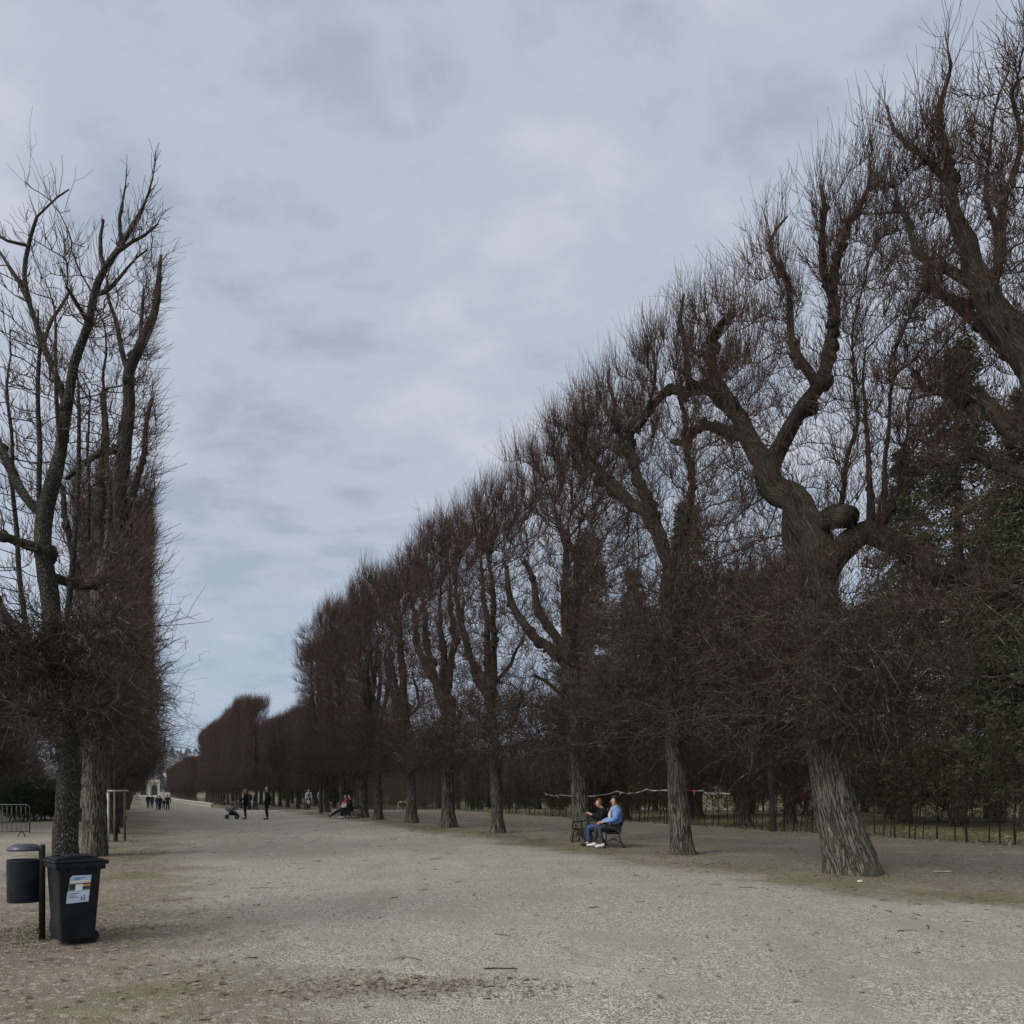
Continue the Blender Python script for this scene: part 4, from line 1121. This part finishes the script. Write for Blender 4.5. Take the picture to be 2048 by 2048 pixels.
# --- second lime of the left row
bl2 = P(193, HZ, 18.2); bl2[2] = 0
LM = [[(190, 1722, .29), (190, 1690, .275), (190, 1600, .27), (190, 1500, .265), (198, 1350, .25), (203, 1248, .24), (203, 1187, .23), (214, 1130, .21), (228, 1080, .19), (240, 960, .17), (250, 900, .16), (252, 820, .14), (256, 743, .12), (297, 664, .1), (318, 609, .08), (312, 562, .06), (320, 508, .03)],
      [(203, 1187, .17), (196, 1067, .15, .3), (200, 980, .12, .5), (215, 880, .09, .6), (205, 780, .06, .6)],
      [(256, 750, .08), (240, 690, .06), (222, 600, .04), (216, 560, .03)],
      [(256, 743, .08), (280, 700, .06), (283, 640, .04), (290, 570, .03)],
      [(250, 900, .09), (215, 900, .08, -.4), (170, 920, .06, -.6), (130, 960, .045, -.8)],
      [(214, 1130, .11), (250, 1060, .09), (290, 1030, .06), (305, 980, .04)],
      [(228, 1080, .1), (262, 1000, .08), (290, 900, .06), (300, 800, .04)],
      [(203, 1240, .07), (222, 1080, .06, -.6), (214, 900, .045, -.6), (206, 740, .03, -.6), (212, 640, .015, -.6)],
      [(203, 1300, .06), (180, 1120, .05, .5), (172, 920, .035, .5), (178, 780, .02, .5)],
      [(203, 1240, .12), (160, 1180, .1, .4), (140, 1080, .08, .5), (120, 960, .05, .6)]]
LM = [traced(p, bl2, y=18.2) for p in LM]
rng = np.random.default_rng(32)
at = np.concatenate([st_attr(rng, 1000, (17.6, 24.0), (-2.2, .45), (2.6, 14.0), bl2), st_attr(rng, 500, (17.6, 24.2), (-.1, .5), (2.5, 14.3), bl2), st_attr(rng, 450, (17.6, 24), (-2.2, .4), (2.5, 6), bl2)])
ml2 = make_tree(LM, at, 32, N, skirt=(2.4, 5.2), n_up=2300, n_skirt=1500, n_face=1200, bark='bark', tree_name='lime', flare=.05)
place_tree(ml2, bl2, 'lime with smooth grey trunk just behind the flaky one at left', 'clipped limes of the left row')

# --- variants shared by the rest
VAR = [row_variant(41 + k, H=12.3, lean=.9, rb=(.27, .23, .3, .22, .25)[k], skirt=(2.5, (4.6, 5.4, 4.2, 5.6, 4.8)[k]),
                   n_up=5500, n_skirt=1500, n_face=1700, n_fringe=1900, tip=.0085, nattr=2600, infl=2.1, jit=.05, tree_name='lime') for k in range(5)]
rng = np.random.default_rng(5)
GR, GL = 'clipped limes of the right row', 'clipped limes of the left row'
names = ['lime with stout dark trunk directly behind the couple on the bench', 'clipped lime with leaning pale trunk, first beyond the couple', 'lime with flared dark foot, second trunk beyond the couple',
         'clipped lime with grey trunk, third beyond the couple', 'lime with slim trunk to the right of the far bench', 'lime whose trunk the far bench stands against', 'lime trunk just left of the far bench']
for k, nm in enumerate(names):
    s = (20.0, 25.4, 30.0, 35.0, 39.6, 43.4, 46.6)[k]
    t = (12.5, 12.15, 12.0, 12.1, 11.8, 12.0, 11.6)[k]
    v = VAR[(0, 1, 2, 4, 3, 0, 1)[k]]
    o = place_tree(v, W(s, t), nm, GR, ROW_ROT + R(float(rng.uniform(-6, 6))), (1, 1, float(rng.uniform(.97, 1.03))))
    if k in (5,): o.scale.x = -1
sap = row_variant(61, H=12.5, lean=.25, rb=.11, skirt=(2.7, 6), nattr=1100, n_up=2600, n_skirt=2600, n_face=2600, bark='bark_pale', tree_name='lime', flare=.1)
place_tree(sap, W(52.4, 11.5), 'slender young lime with pale thin trunk near the end of the nearer block', GR, ROW_ROT)
for s in (50.0, 54.6):
    place_tree(VAR[int(rng.integers(5))], W(s, 12.4 + rng.uniform(-.2, .2)), 'clipped lime in the closing stretch of the nearer right block', 'end trees of the nearer right block', ROW_ROT, (1, 1, .95))
# blocks beyond the cross path
def block(s0, s1, ts, label, grp, ds=5.0, z=1.0):
    for t in ts:
        s = s0
        while s < s1:
            p = W(s + rng.uniform(-.3, .3), t + rng.uniform(-.15, .15))
            f = -1 if rng.uniform() < .5 else 1
            place_tree(VAR[int(rng.integers(5))], p, label, grp, ROW_ROT, (f, 1, z * float(rng.uniform(.97, 1.02))))
            s += ds
block(88, 156, (12.0,), 'distant clipped lime with reddish twigs in the block across the side path', 'limes of the distant block across the side path', 4.6)
block(89, 135, (18.0, 24.0), 'distant bare tree in the back rows of the block across the side path', 'back rows of the distant block', 6.0, .97)
block(172, 300, (11.5,), 'farthest clipped lime at the end of the avenue on the right', 'farthest limes on the right', 5.5, .74)
block(174, 240, (19,), 'bare tree behind the farthest limes on the right', 'bare trees behind the farthest limes', 8, .74)
block(62, 170, (34.0, 44.0), 'bare tree in the wood right of the side path', 'bare trees of the far right wood', 6.5, .52)
# left row
for k, (s, nm) in enumerate(((31.2, 'lime of the left row standing right behind the staked young tree'), (36.2, 'lime of the left row with dark trunk, right of the stakes'))):
    place_tree(VAR[(3, 2)[k]], W(s, -.8), nm, GL, ROW_ROT + math.pi, (1, 1, 1.0))
young = row_variant(62, H=6.5, lean=.1, rb=.06, skirt=(2.4, 4), nattr=500, n_up=900, n_skirt=500, n_face=300, tree_name='young_lime', flare=.1)
place_tree(young, W(26.5, -.55), 'young lime inside the frame of stakes', GL, ROW_ROT)
s = 41.2
while s < 300:
    place_tree(VAR[int(rng.integers(5))], W(s, -.9 + rng.uniform(-.1, .1)), 'clipped lime farther down the left row, seen edge on', 'limes farther down the left row', ROW_ROT + math.pi, (-1 if rng.uniform() < .5 else 1, 1, float(rng.uniform(.97, 1.02))))
    s += 5.2
# rows behind on the left: seen low through the trunks
for t, s0, s1 in ((-8.5, 34, 76), (-15.5, 40, 95)):
    s = s0
    while s < s1:
        place_tree(VAR[int(rng.integers(5))], W(s, t + rng.uniform(-.3, .3)), 'bare tree in the dark rows beyond the left path', 'bare trees beyond the left path', ROW_ROT + math.pi, (1, 1, .82))
        s += 5.2
# --- bare trees behind the hedge on the right
for i, (px, y, sc_) in enumerate(((1490, 33, .9), (1250, 40, .86), (1580, 36, .95), (1190, 52, .8), (1395, 46, .88), (1690, 44, .95),                                   (1150, 60, .6), (1310, 58, .75), (1480, 56, .85))):
    p = ground_pt(px, y)
    place_tree(VAR[int(rng.integers(5))], p, 'bare tree standing in the shade behind the thin hedge', 'bare trees behind the hedge', float(rng.uniform(0, 6.28)), (1, 1, sc_))
pale = row_variant(63, H=10.5, lean=.2, rb=.12, skirt=(3, 5), nattr=700, n_up=900, n_skirt=400, n_face=200, bark='bark_pale', tree_name='birch', flare=.1)
place_tree(pale, ground_pt(1545, 29), 'slim tree with pale mottled stem behind the big trunk', None, R(200), name='birch_tree')
# --- conifers
CON = [conifer(71, 17, 4.6, 1.8), conifer(72, 15, 4.0, 1.6), conifer(73, 16, 4.8, 1.4)]
for i, (px, y, h, lab) in enumerate(((1915, 29, 1.12, 'tall dark conifer at right, rising behind the hedge'), (2060, 25, 1.0, 'dark conifer cut by the right edge'),
                                     (2000, 33, .92, 'conifer standing right of the tallest one, half behind it'), (1810, 32, .95, 'dark conifer standing left of the tallest one'), (1375, 39, 1.1, 'conifer showing through the crowns right of the bench'),
                                     (1175, 47, 1.1, 'conifer above the couple on the bench'), (1640, 42, .85, 'conifer hidden behind the big leaning trunk'),
                                     (1500, 45, .95, 'conifer between the two nearest trunks'), (1980, 38, .9, 'conifer deep in the wood at the right edge'), (1270, 55, 1.05, 'small conifer deep in the wood behind the bench'),
                                     (1730, 50, .9, 'conifer far back in the wood behind the leaning trunk'))):
    place_tree(CON[i % 3], ground_pt(px, y + 4), lab, 'conifers behind the hedge', float(rng.uniform(0, 6.28)), h * (y + 4) / y, 'conifer_tree', 'conifer')
# --- hornbeam hedge: thin stems, brown leaves
HD = [leafy(81 + k, 1 + (k % 2), 190, 300, (.75, .4, 3.9), zl=.9) for k in range(4)]
s = 4.0; k = 0
while s < 86:
    o = place_tree(HD[int(rng.integers(4))], W(s, 22.8 + rng.uniform(-.12, .12)), 'thin hornbeam of the bare hedge with brown leaves hanging on', 'hornbeams of the thin hedge', ROW_ROT + R(float(rng.uniform(-25, 25))),
                   (1, 1, float(rng.uniform(.85, 1.1))), 'hedge_plant', 'hedge plant')
    s += rng.uniform(.34, .62)
SH = [leafy(91 + k, 3, 420, 5200, (1.5, 1.2, 2.6), .055, 'needles', .15) for k in range(2)]
for i in range(70):
    s_ = rng.uniform(10, 95); t_ = rng.uniform(35 if s_ < 40 else 30, 46)
    place_tree(SH[i % 2], W(s_, t_), 'low dark evergreen shrub in the wood behind the hedge', 'evergreen shrubs in the wood', float(rng.uniform(0, 6.28)), (1.2, 1.2, float(rng.uniform(.8, 1.6))), 'evergreen_shrub', 'shrub')
for i in range(40):
    place_tree(SH[i % 2], W(64 + i * 2.7, 27 + rng.uniform(-1.5, 1.5)), 'dark evergreen shrub in the long thicket far right of the avenue', 'far evergreen thicket', float(rng.uniform(0, 6.28)), (1.3, 1.3, float(rng.uniform(1.1, 1.7))), 'evergreen_shrub', 'shrub')
for i in range(9):
    place_tree(SH[i % 2], ground_pt(30 + i * 13, 37.5 + i * .5), 'low dark shrub beyond the left path', 'shrubs beyond the left path', float(rng.uniform(0, 6.28)), (1.1, 1.1, float(rng.uniform(.6, .9))), 'evergreen_shrub', 'shrub')
for i in range(24):
    s_ = 40 + i * 2.6; t_ = -11.5 + rng.uniform(-1, 1)
    place_tree(SH[i % 2], W(s_, t_), 'low dark shrub beyond the left path', 'shrubs beyond the left path', float(rng.uniform(0, 6.28)), (1.1, 1.1, float(rng.uniform(.6, 1.0))), 'evergreen_shrub', 'shrub')
# ------------------------------------------------------------------ ground
def ground_mat():
    m, nt, nd, lk, b = nodes('ground')
    geo = nd.new('ShaderNodeNewGeometry').outputs['Position']
    def dot(v):
        n = nd.new('ShaderNodeVectorMath'); n.operation = 'DOT_PRODUCT'; lk.new(geo, n.inputs[0]); n.inputs[1].default_value = v; return n.outputs['Value']
    s, t = dot(tuple(U)), dot(tuple(N))
    wob = noise(nt, geo, .35, 4, .6); wob2 = noise(nt, geo, 1.6, 4, .65)
    tw = mth(nt, 'ADD', t, mth(nt, 'ADD', mth(nt, 'MULTIPLY', mth(nt, 'SUBTRACT', wob, .5), 4.2), mth(nt, 'MULTIPLY', mth(nt, 'SUBTRACT', wob2, .5), 1.6)))
    # gravel avenue between the rows, with stones of many greys
    def stones(scale):
        vo = nd.new('ShaderNodeTexVoronoi'); vo.inputs['Scale'].default_value = scale; vo.inputs['Randomness'].default_value = 1
        lk.new(geo, vo.inputs['Vector']); sp = nd.new('ShaderNodeSeparateColor'); lk.new(vo.outputs['Color'], sp.inputs[0]); return vo.outputs['Distance'], sp.outputs[0], sp.outputs[1]
    d1, c1, h1 = stones(62); d2, c2, h2 = stones(24)
    g = mixc(nt, (.145, .135, .11), (.49, .47, .405), c1)
    g = mixc(nt, g, mixc(nt, (.14, .13, .105), (.58, .56, .495), c2), ramp(nt, h2, .45, .7, 0, .55))
    g = mixc(nt, g, (.38, .335, .23), ramp(nt, h1, .86, .95, 0, .6))
    grit = noise(nt, geo, 150, 3, .7)
    g = mixc(nt, g, (.11, .1, .085), ramp(nt, d1, .42, .75, 0, .75))
    g = mixc(nt, g, (.235, .217, .182), ramp(nt, noise(nt, geo, .7, 5, .65), .46, .66, 0, .8))
    trk = noise(nt, mapping(nt, geo, (1.1, .16, 1), (0, 0, math.atan2(-U[0], U[1]) * -1)), 1.0, 4, .6)      # worn lines running down the avenue
    g = mixc(nt, g, (.2, .18, .14), ramp(nt, trk, .5, .66, 0, .42))     # worn, sandy patches
    g = mixc(nt, g, (.46, .44, .385), ramp(nt, noise(nt, geo, .22, 3), .5, .75, 0, .3))
    # trodden earth
    e = mixc(nt, (.1, .083, .06), (.205, .175, .132), noise(nt, geo, 5.5, 6, .7))
    e = mixc(nt, e, (.32, .29, .245), ramp(nt, c2, .78, .95, 0, .7))
    e = mixc(nt, e, (.065, .05, .038), ramp(nt, noise(nt, mapping(nt, geo, (1, 2.2, 1)), 8, 4, .7), .6, .72, 0, .6))
    e = mixc(nt, e, (.3, .272, .21), ramp(nt, noise(nt, geo, .5, 4), .5, .7, 0, .45))
    # moss and thin grass
    ms = mixc(nt, (.06, .06, .026), (.14, .132, .066), noise(nt, geo, 16, 5, .7))
    def band(x, a, b_, c, d):
        return mth(nt, 'MULTIPLY', ramp(nt, x, a, b_), ramp(nt, x, c, d, 1, 0))
    grav = band(tw, .3, 1.9, 9.2, 10.8)
    grav = mth(nt, 'MAXIMUM', grav, mth(nt, 'MULTIPLY', band(tw, -7.2, -6, -2.7, -1.8), .85))
    cross = band(mth(nt, 'ADD', s, mth(nt, 'MULTIPLY', wob, 3)), 61, 65, 84, 88)
    grav = mth(nt, 'MAXIMUM', grav, mth(nt, 'MULTIPLY', cross, .9))
    col = mixc(nt, e, g, grav)
    spk = ramp(nt, noise(nt, geo, 5.0, 5, .7), .38, .62)
    mm = mth(nt, 'MULTIPLY', band(tw, 9.6, 10.4, 11.2, 12.2), ramp(nt, noise(nt, geo, .42, 4, .6), .42, .6))
    mm = mth(nt, 'MAXIMUM', mm, mth(nt, 'MULTIPLY', band(tw, -2.0, -1.2, .2, .9), ramp(nt, noise(nt, geo, .6, 4, .6), .5, .66)))
    mm = mth(nt, 'MULTIPLY', mm, mth(nt, 'ADD', mth(nt, 'MULTIPLY', spk, .65), .35))
    lawn = ramp(nt, tw, 22.2, 23.2)
    lawn = mth(nt, 'MULTIPLY', lawn, ramp(nt, noise(nt, geo, .2, 3), .3, .5, .6, 1))
    mm = mth(nt, 'MAXIMUM', mm, lawn)
    col = mixc(nt, col, ms, mth(nt, 'MULTIPLY', mm, .9))
    # dark leaf-mould patch at the front
    dx = nd.new('ShaderNodeVectorMath'); dx.operation = 'DISTANCE'; lk.new(mapping(nt, geo, (1, 2.4, 1)), dx.inputs[0]); dx.inputs[1].default_value = (-.85, 6.1 * 2.4, 0)
    pt = mth(nt, 'ADD', dx.outputs['Value'], mth(nt, 'MULTIPLY', wob2, 1.1))
    col = mixc(nt, col, mixc(nt, (.06, .045, .035), (.26, .23, .19), noise(nt, geo, 26, 4, .7)), ramp(nt, pt, .8, 1.7, .45, 0))
    lk.new(col, b.inputs['Base Color'])
    b.inputs['Roughness'].default_value = .95; b.inputs['Specular IOR Level'].default_value = .15
    h = mth(nt, 'ADD', mth(nt, 'MULTIPLY', mth(nt, 'SUBTRACT', 1.0, d1), .6), mth(nt, 'ADD', mth(nt, 'MULTIPLY', c2, .5), mth(nt, 'MULTIPLY', noise(nt, geo, 3.2, 5, .7), 2.6)))
    bump(nt, h, .8, .025, b)
    return m
xs = np.concatenate([np.linspace(-1600, -160, 25), np.linspace(-150, 150, 60), np.linspace(160, 1600, 25)])
ys = np.concatenate([np.linspace(-80, 50, 14), np.linspace(54, 90, 25), np.linspace(100, 1800, 30)])
gx, gy = np.meshgrid(xs, ys)
v = np.stack([gx, gy, gz(gy)], -1).reshape(-1, 3); idx = np.arange(len(v)).reshape(gx.shape)
q = np.stack([idx[:-1, :-1], idx[:-1, 1:], idx[1:, 1:], idx[1:, :-1]], -1).reshape(-1, 4)
tag(mobj('ground', np_mesh('ground', v, q), ground_mat()), kind='structure')

# ------------------------------------------------------------------ leaf litter, twigs and grass
def leaf_litter(name, pts, size, m_, rng, curl=.5):
    n = len(pts)
    a = rng.uniform(0, 6.28, n); d = np.stack([np.cos(a), np.sin(a), rng.uniform(-.15, .35, n) * curl], 1); w = np.stack([-np.sin(a), np.cos(a), rng.uniform(-.4, .4, n) * curl], 1)
    L = size * rng.uniform(.6, 1.5, (n, 1)); Wd = L * rng.uniform(.3, .5, (n, 1))
    c = pts + np.array([0, 0, .012])
    v = np.stack([c - d * L * .5, c - w * Wd + np.array([0, 0, .008]), c + d * L * .5, c + w * Wd + np.array([0, 0, .008])], 1).reshape(-1, 3)
    v[:, 2] = np.maximum(v[:, 2], np.repeat(pts[:, 2], 4) + .003)
    return mobj(name, np_mesh(name, v, np.arange(n * 4).reshape(-1, 4), False, np.repeat(rng.uniform(0, 1, n), 4)), m_)
rng = np.random.default_rng(77)
def scatter(n, s, t):
    a = rng.uniform(size=(n, 2)); p = U * (s[0] + (s[1] - s[0]) * a[:, :1]) + N * (t[0] + (t[1] - t[0]) * a[:, 1:]); p[:, 2] = gz(p[:, 1]); return p
M['litter'] = leaf_mat('litter', (.075, .052, .035), (.26, .21, .15), (.12, .09, .06))
M['litter_pale'] = leaf_mat('litter_pale', (.12, .09, .055), (.34, .31, .24), (.2, .17, .12))
c = rng.normal(size=(160, 2)) * np.array([.75, .2]) + np.array([-.85, 6.1])
sw = np.concatenate([scatter(900, (3, 12), (-4.5, 1.0)), np.stack([c[:, 0], c[:, 1], np.zeros(len(c))], 1), scatter(420, (4, 30), (.5, 10.5)), scatter(900, (5, 45), (10.5, 22)), scatter(300, (12, 40), (-5, .5))])
rings = [np.stack([q_[0] + np.cos(a_) * r_, q_[1] + np.sin(a_) * r_, np.zeros(len(a_))], 1) for q_, a_, r_ in
         ((p_, rng.uniform(0, 6.28, 90), .38 + rng.exponential(.35, 90)) for p_ in (b1, b2, bl1, bl2, W(20, 12.5), W(25.4, 12.15), W(30, 12), W(35, 12.1)))]
sw = np.concatenate([sw] + rings)
tag(leaf_litter('fallen_leaves', sw, .05, M['litter'], rng), 'scattered brown fallen leaves on earth and gravel', 'leaves', kind='stuff')
c2_ = rng.normal(size=(900, 2)) * np.array([.7, .2]) + np.array([-.85, 6.05])
tag(leaf_litter('leaf_crumbs', np.concatenate([np.stack([c2_[:, 0], c2_[:, 1], np.zeros(900)], 1), scatter(4200, (3, 12), (-5, 1.4)), scatter(900, (3, 22), (1, 10))]), .02, M['litter'], rng), 'fine brown leaf crumbs on the ground', 'leaves', kind='stuff')
tag(leaf_litter('hedge_leaf_litter', np.concatenate([scatter(5200, (4, 55), (22.2, 30)), scatter(1500, (5, 50), (22.2, 23.6))]), .085, M['litter_pale'], rng, 1.0), 'pale dry leaves lying under the thin hedge', 'leaves', kind='stuff')
n = 900
p0 = np.concatenate([scatter(300, (4, 34), (1, 11)), scatter(300, (6, 40), (10, 21))]); a = rng.uniform(0, 6.28, len(p0)); L = .03 + rng.exponential(.085, len(p0))
pts = np.stack([p0 + np.array([0, 0, .008]), p0 + np.stack([np.cos(a) * L * .5, np.sin(a) * L * .5, np.full(len(a), .016)], 1) + rng.normal(size=p0.shape) * np.array([.02, .02, 0]), p0 + np.stack([np.cos(a) * L, np.sin(a) * L, np.full(len(a), .008)], 1)], 1)
v, q = strands(pts, np.repeat(np.array([[.0042, .0035, .002]]), len(p0), 0) * rng.uniform(.7, 1.7, (len(p0), 1)), 4)
tag(mobj('fallen_twigs', np_mesh('fallen_twigs', v, q, True, np.full(len(v), .2)), M['twig']), 'short dark twigs scattered over the gravel', 'twigs', kind='stuff')
# thin grass in tufts along the row and under the hedge
def grass(name, p, hgt, m_, label):
    n = len(p); a = rng.uniform(0, 6.28, n); h = hgt * rng.uniform(.5, 1.3, n)
    d = np.stack([np.cos(a), np.sin(a), np.zeros(n)], 1); w = np.stack([-np.sin(a), np.cos(a), np.zeros(n)], 1) * .006
    top = p + d * (h * .6)[:, None] + np.array([0, 0, 1.0]) * h[:, None]
    v = np.stack([p - w, p + w, top], 1).reshape(-1, 3)
    o = mobj(name, np_mesh(name, v, np.arange(n * 3).reshape(-1, 3), False, np.repeat(rng.uniform(0, 1, n), 3)), m_)
    tag(o, label, 'grass', kind='stuff')
M['grass'] = leaf_mat('grass', (.06, .068, .024), (.14, .13, .055), (.11, .095, .05))
M['lawn'] = leaf_mat('lawn', (.14, .15, .045), (.3, .28, .11), (.22, .19, .09))
cl = np.concatenate([scatter(150, (9, 32), (10.2, 11.9)), scatter(60, (18, 30), (-1.8, .6)), np.array([b1, b2, b1, b2, W(20, 12.5), W(25.4, 12.1)])[rng.integers(0, 6, 40)] * np.array([1, 1, 0]) + rng.normal(size=(40, 3)) * np.array([.45, .45, 0]), np.array([[-5.2, 8.3, 0.]]) + rng.normal(size=(25, 3)) * np.array([.5, .35, 0])])
p = (cl[rng.integers(0, len(cl), 15000)] + rng.normal(size=(15000, 3)) * np.array([.22, .22, 0])); p[:, 2] = gz(p[:, 1])
grass('moss_grass', p, .02, M['grass'], 'short mossy grass in patches along the foot of the trees')
p = scatter(26000, (4, 60), (23.2, 31))
grass('lawn_grass', p, .06, M['lawn'], 'short winter grass under and behind the thin hedge')

# ------------------------------------------------------------------ sky: overcast with soft breaks, and a weak wide sun
w = bpy.data.worlds.new('World'); sc.world = w; w.use_nodes = True
nt = w.node_tree; nd, lk = nt.nodes, nt.links; bg = nd['Background']
SUN_EL, SUN_AZ = R(42), R(-122)      # azimuth from +y towards +x: behind the viewer on the left
sky = nd.new('ShaderNodeTexSky'); sky.sky_type = 'NISHITA'; sky.sun_disc = False
sky.sun_elevation = SUN_EL; sky.sun_rotation = SUN_AZ; sky.dust_density = 3; sky.air_density = 1.2
tc = nd.new('ShaderNodeTexCoord').outputs['Generated']
sp = nd.new('ShaderNodeSeparateXYZ'); lk.new(tc, sp.inputs[0])
zc = mth(nt, 'ADD', mth(nt, 'MAXIMUM', sp.outputs[2], 0.0), .22)
cb = nd.new('ShaderNodeCombineXYZ'); lk.new(mth(nt, 'DIVIDE', sp.outputs[0], zc), cb.inputs[0]); lk.new(mth(nt, 'DIVIDE', sp.outputs[1], zc), cb.inputs[1])
cl = mapping(nt, cb.outputs[0], (1.0, 1.35, 1), (0, 0, R(25)))
n1 = noise(nt, cl, 2.1, 6, .55, .35); n2 = noise(nt, cl, 6.0, 5, .6, .3)
f = mth(nt, 'ADD', mth(nt, 'MULTIPLY', n1, .72), mth(nt, 'MULTIPLY', n2, .28))
base = mixc(nt, (4.85, 5.6, 6.85), (6.05, 6.75, 7.9), ramp(nt, f, .4, .5))
col = mixc(nt, base, (7.25, 7.6, 8.6), ramp(nt, f, .5, .62))
low = ramp(nt, sp.outputs[2], .0, .42, 1, 0)
col = mixc(nt, col, (4.0, 5.6, 7.7), mth(nt, 'MULTIPLY', low, .55))
col = mixc(nt, col, sky.outputs[0], .1)
# an overcast sky is brightest overhead and round the veiled sun
sd_ = nd.new('ShaderNodeVectorMath'); sd_.operation = 'DOT_PRODUCT'; lk.new(tc, sd_.inputs[0])
sd_.inputs[1].default_value = (math.sin(SUN_AZ) * math.cos(SUN_EL), math.cos(SUN_AZ) * math.cos(SUN_EL), math.sin(SUN_EL))
gl = mth(nt, 'ADD', mth(nt, 'MULTIPLY', ramp(nt, sp.outputs[2], .72, 1.0), 1.3), mth(nt, 'MULTIPLY', ramp(nt, sd_.outputs['Value'], .5, 1.0), 2.3))
gc = nd.new('ShaderNodeVectorMath'); gc.operation = 'SCALE'; gc.inputs[0].default_value = (7.2, 6.9, 6.4); lk.new(gl, gc.inputs['Scale'])
ad = nd.new('ShaderNodeVectorMath'); ad.operation = 'ADD'; lk.new(col, ad.inputs[0]); lk.new(gc.outputs[0], ad.inputs[1]); col = ad.outputs[0]
lk.new(col, bg.inputs['Color']); bg.inputs['Strength'].default_value = .085
sl = bpy.data.lights.new('sun', 'SUN'); sl.energy = 1.7; sl.angle = R(20); sl.color = (1, .95, .88)
so = bpy.data.objects.new('sun', sl); COL.objects.link(so)
dirv = Vector((math.sin(SUN_AZ) * math.cos(SUN_EL), math.cos(SUN_AZ) * math.cos(SUN_EL), math.sin(SUN_EL)))
so.rotation_euler = dirv.to_track_quat('Z', 'Y').to_euler(); so.location = (-20, -20, 40)

# ------------------------------------------------------------------ air
hm, nt, nd, lk, b = nodes('haze'); nd.remove(b)
pv = nd.new('ShaderNodeVolumePrincipled'); pv.inputs['Color'].default_value = (.72, .8, .92, 1); pv.inputs['Density'].default_value = .0001; pv.inputs['Anisotropy'].default_value = .2
lk.new(pv.outputs[0], nd['Material Output'].inputs['Volume'])
hz = MB().box((-430, 850, 44), (2600, 1960, 110)).build('haze', hm)
tag(hz, 'thin bluish air over the far end of the avenue and the hillside', 'haze', kind='stuff')

# ------------------------------------------------------------------ camera
cd = bpy.data.cameras.new('camera'); cam = bpy.data.objects.new('camera', cd); COL.objects.link(cam)
cam.location = (0, 0, EYE); cam.rotation_euler = (R(90), 0, 0)
cd.sensor_width = 36; cd.lens = 36 * F / 2048; cd.shift_y = (HZ - 1024) / 2048
cd.clip_end = 5000; cd.clip_start = .1
sc.camera = cam
vs = sc.view_settings; vs.view_transform = 'Standard'; vs.look = 'None'; vs.exposure = 0; vs.gamma = 1
sc.cycles.max_bounces = 5; sc.cycles.diffuse_bounces = 3; sc.cycles.use_denoising = True; sc.cycles.denoiser = 'OPENIMAGEDENOISE'; sc.cycles.denoising_prefilter = 'NONE'; sc.cycles.denoising_input_passes = 'RGB_ALBEDO_NORMAL'
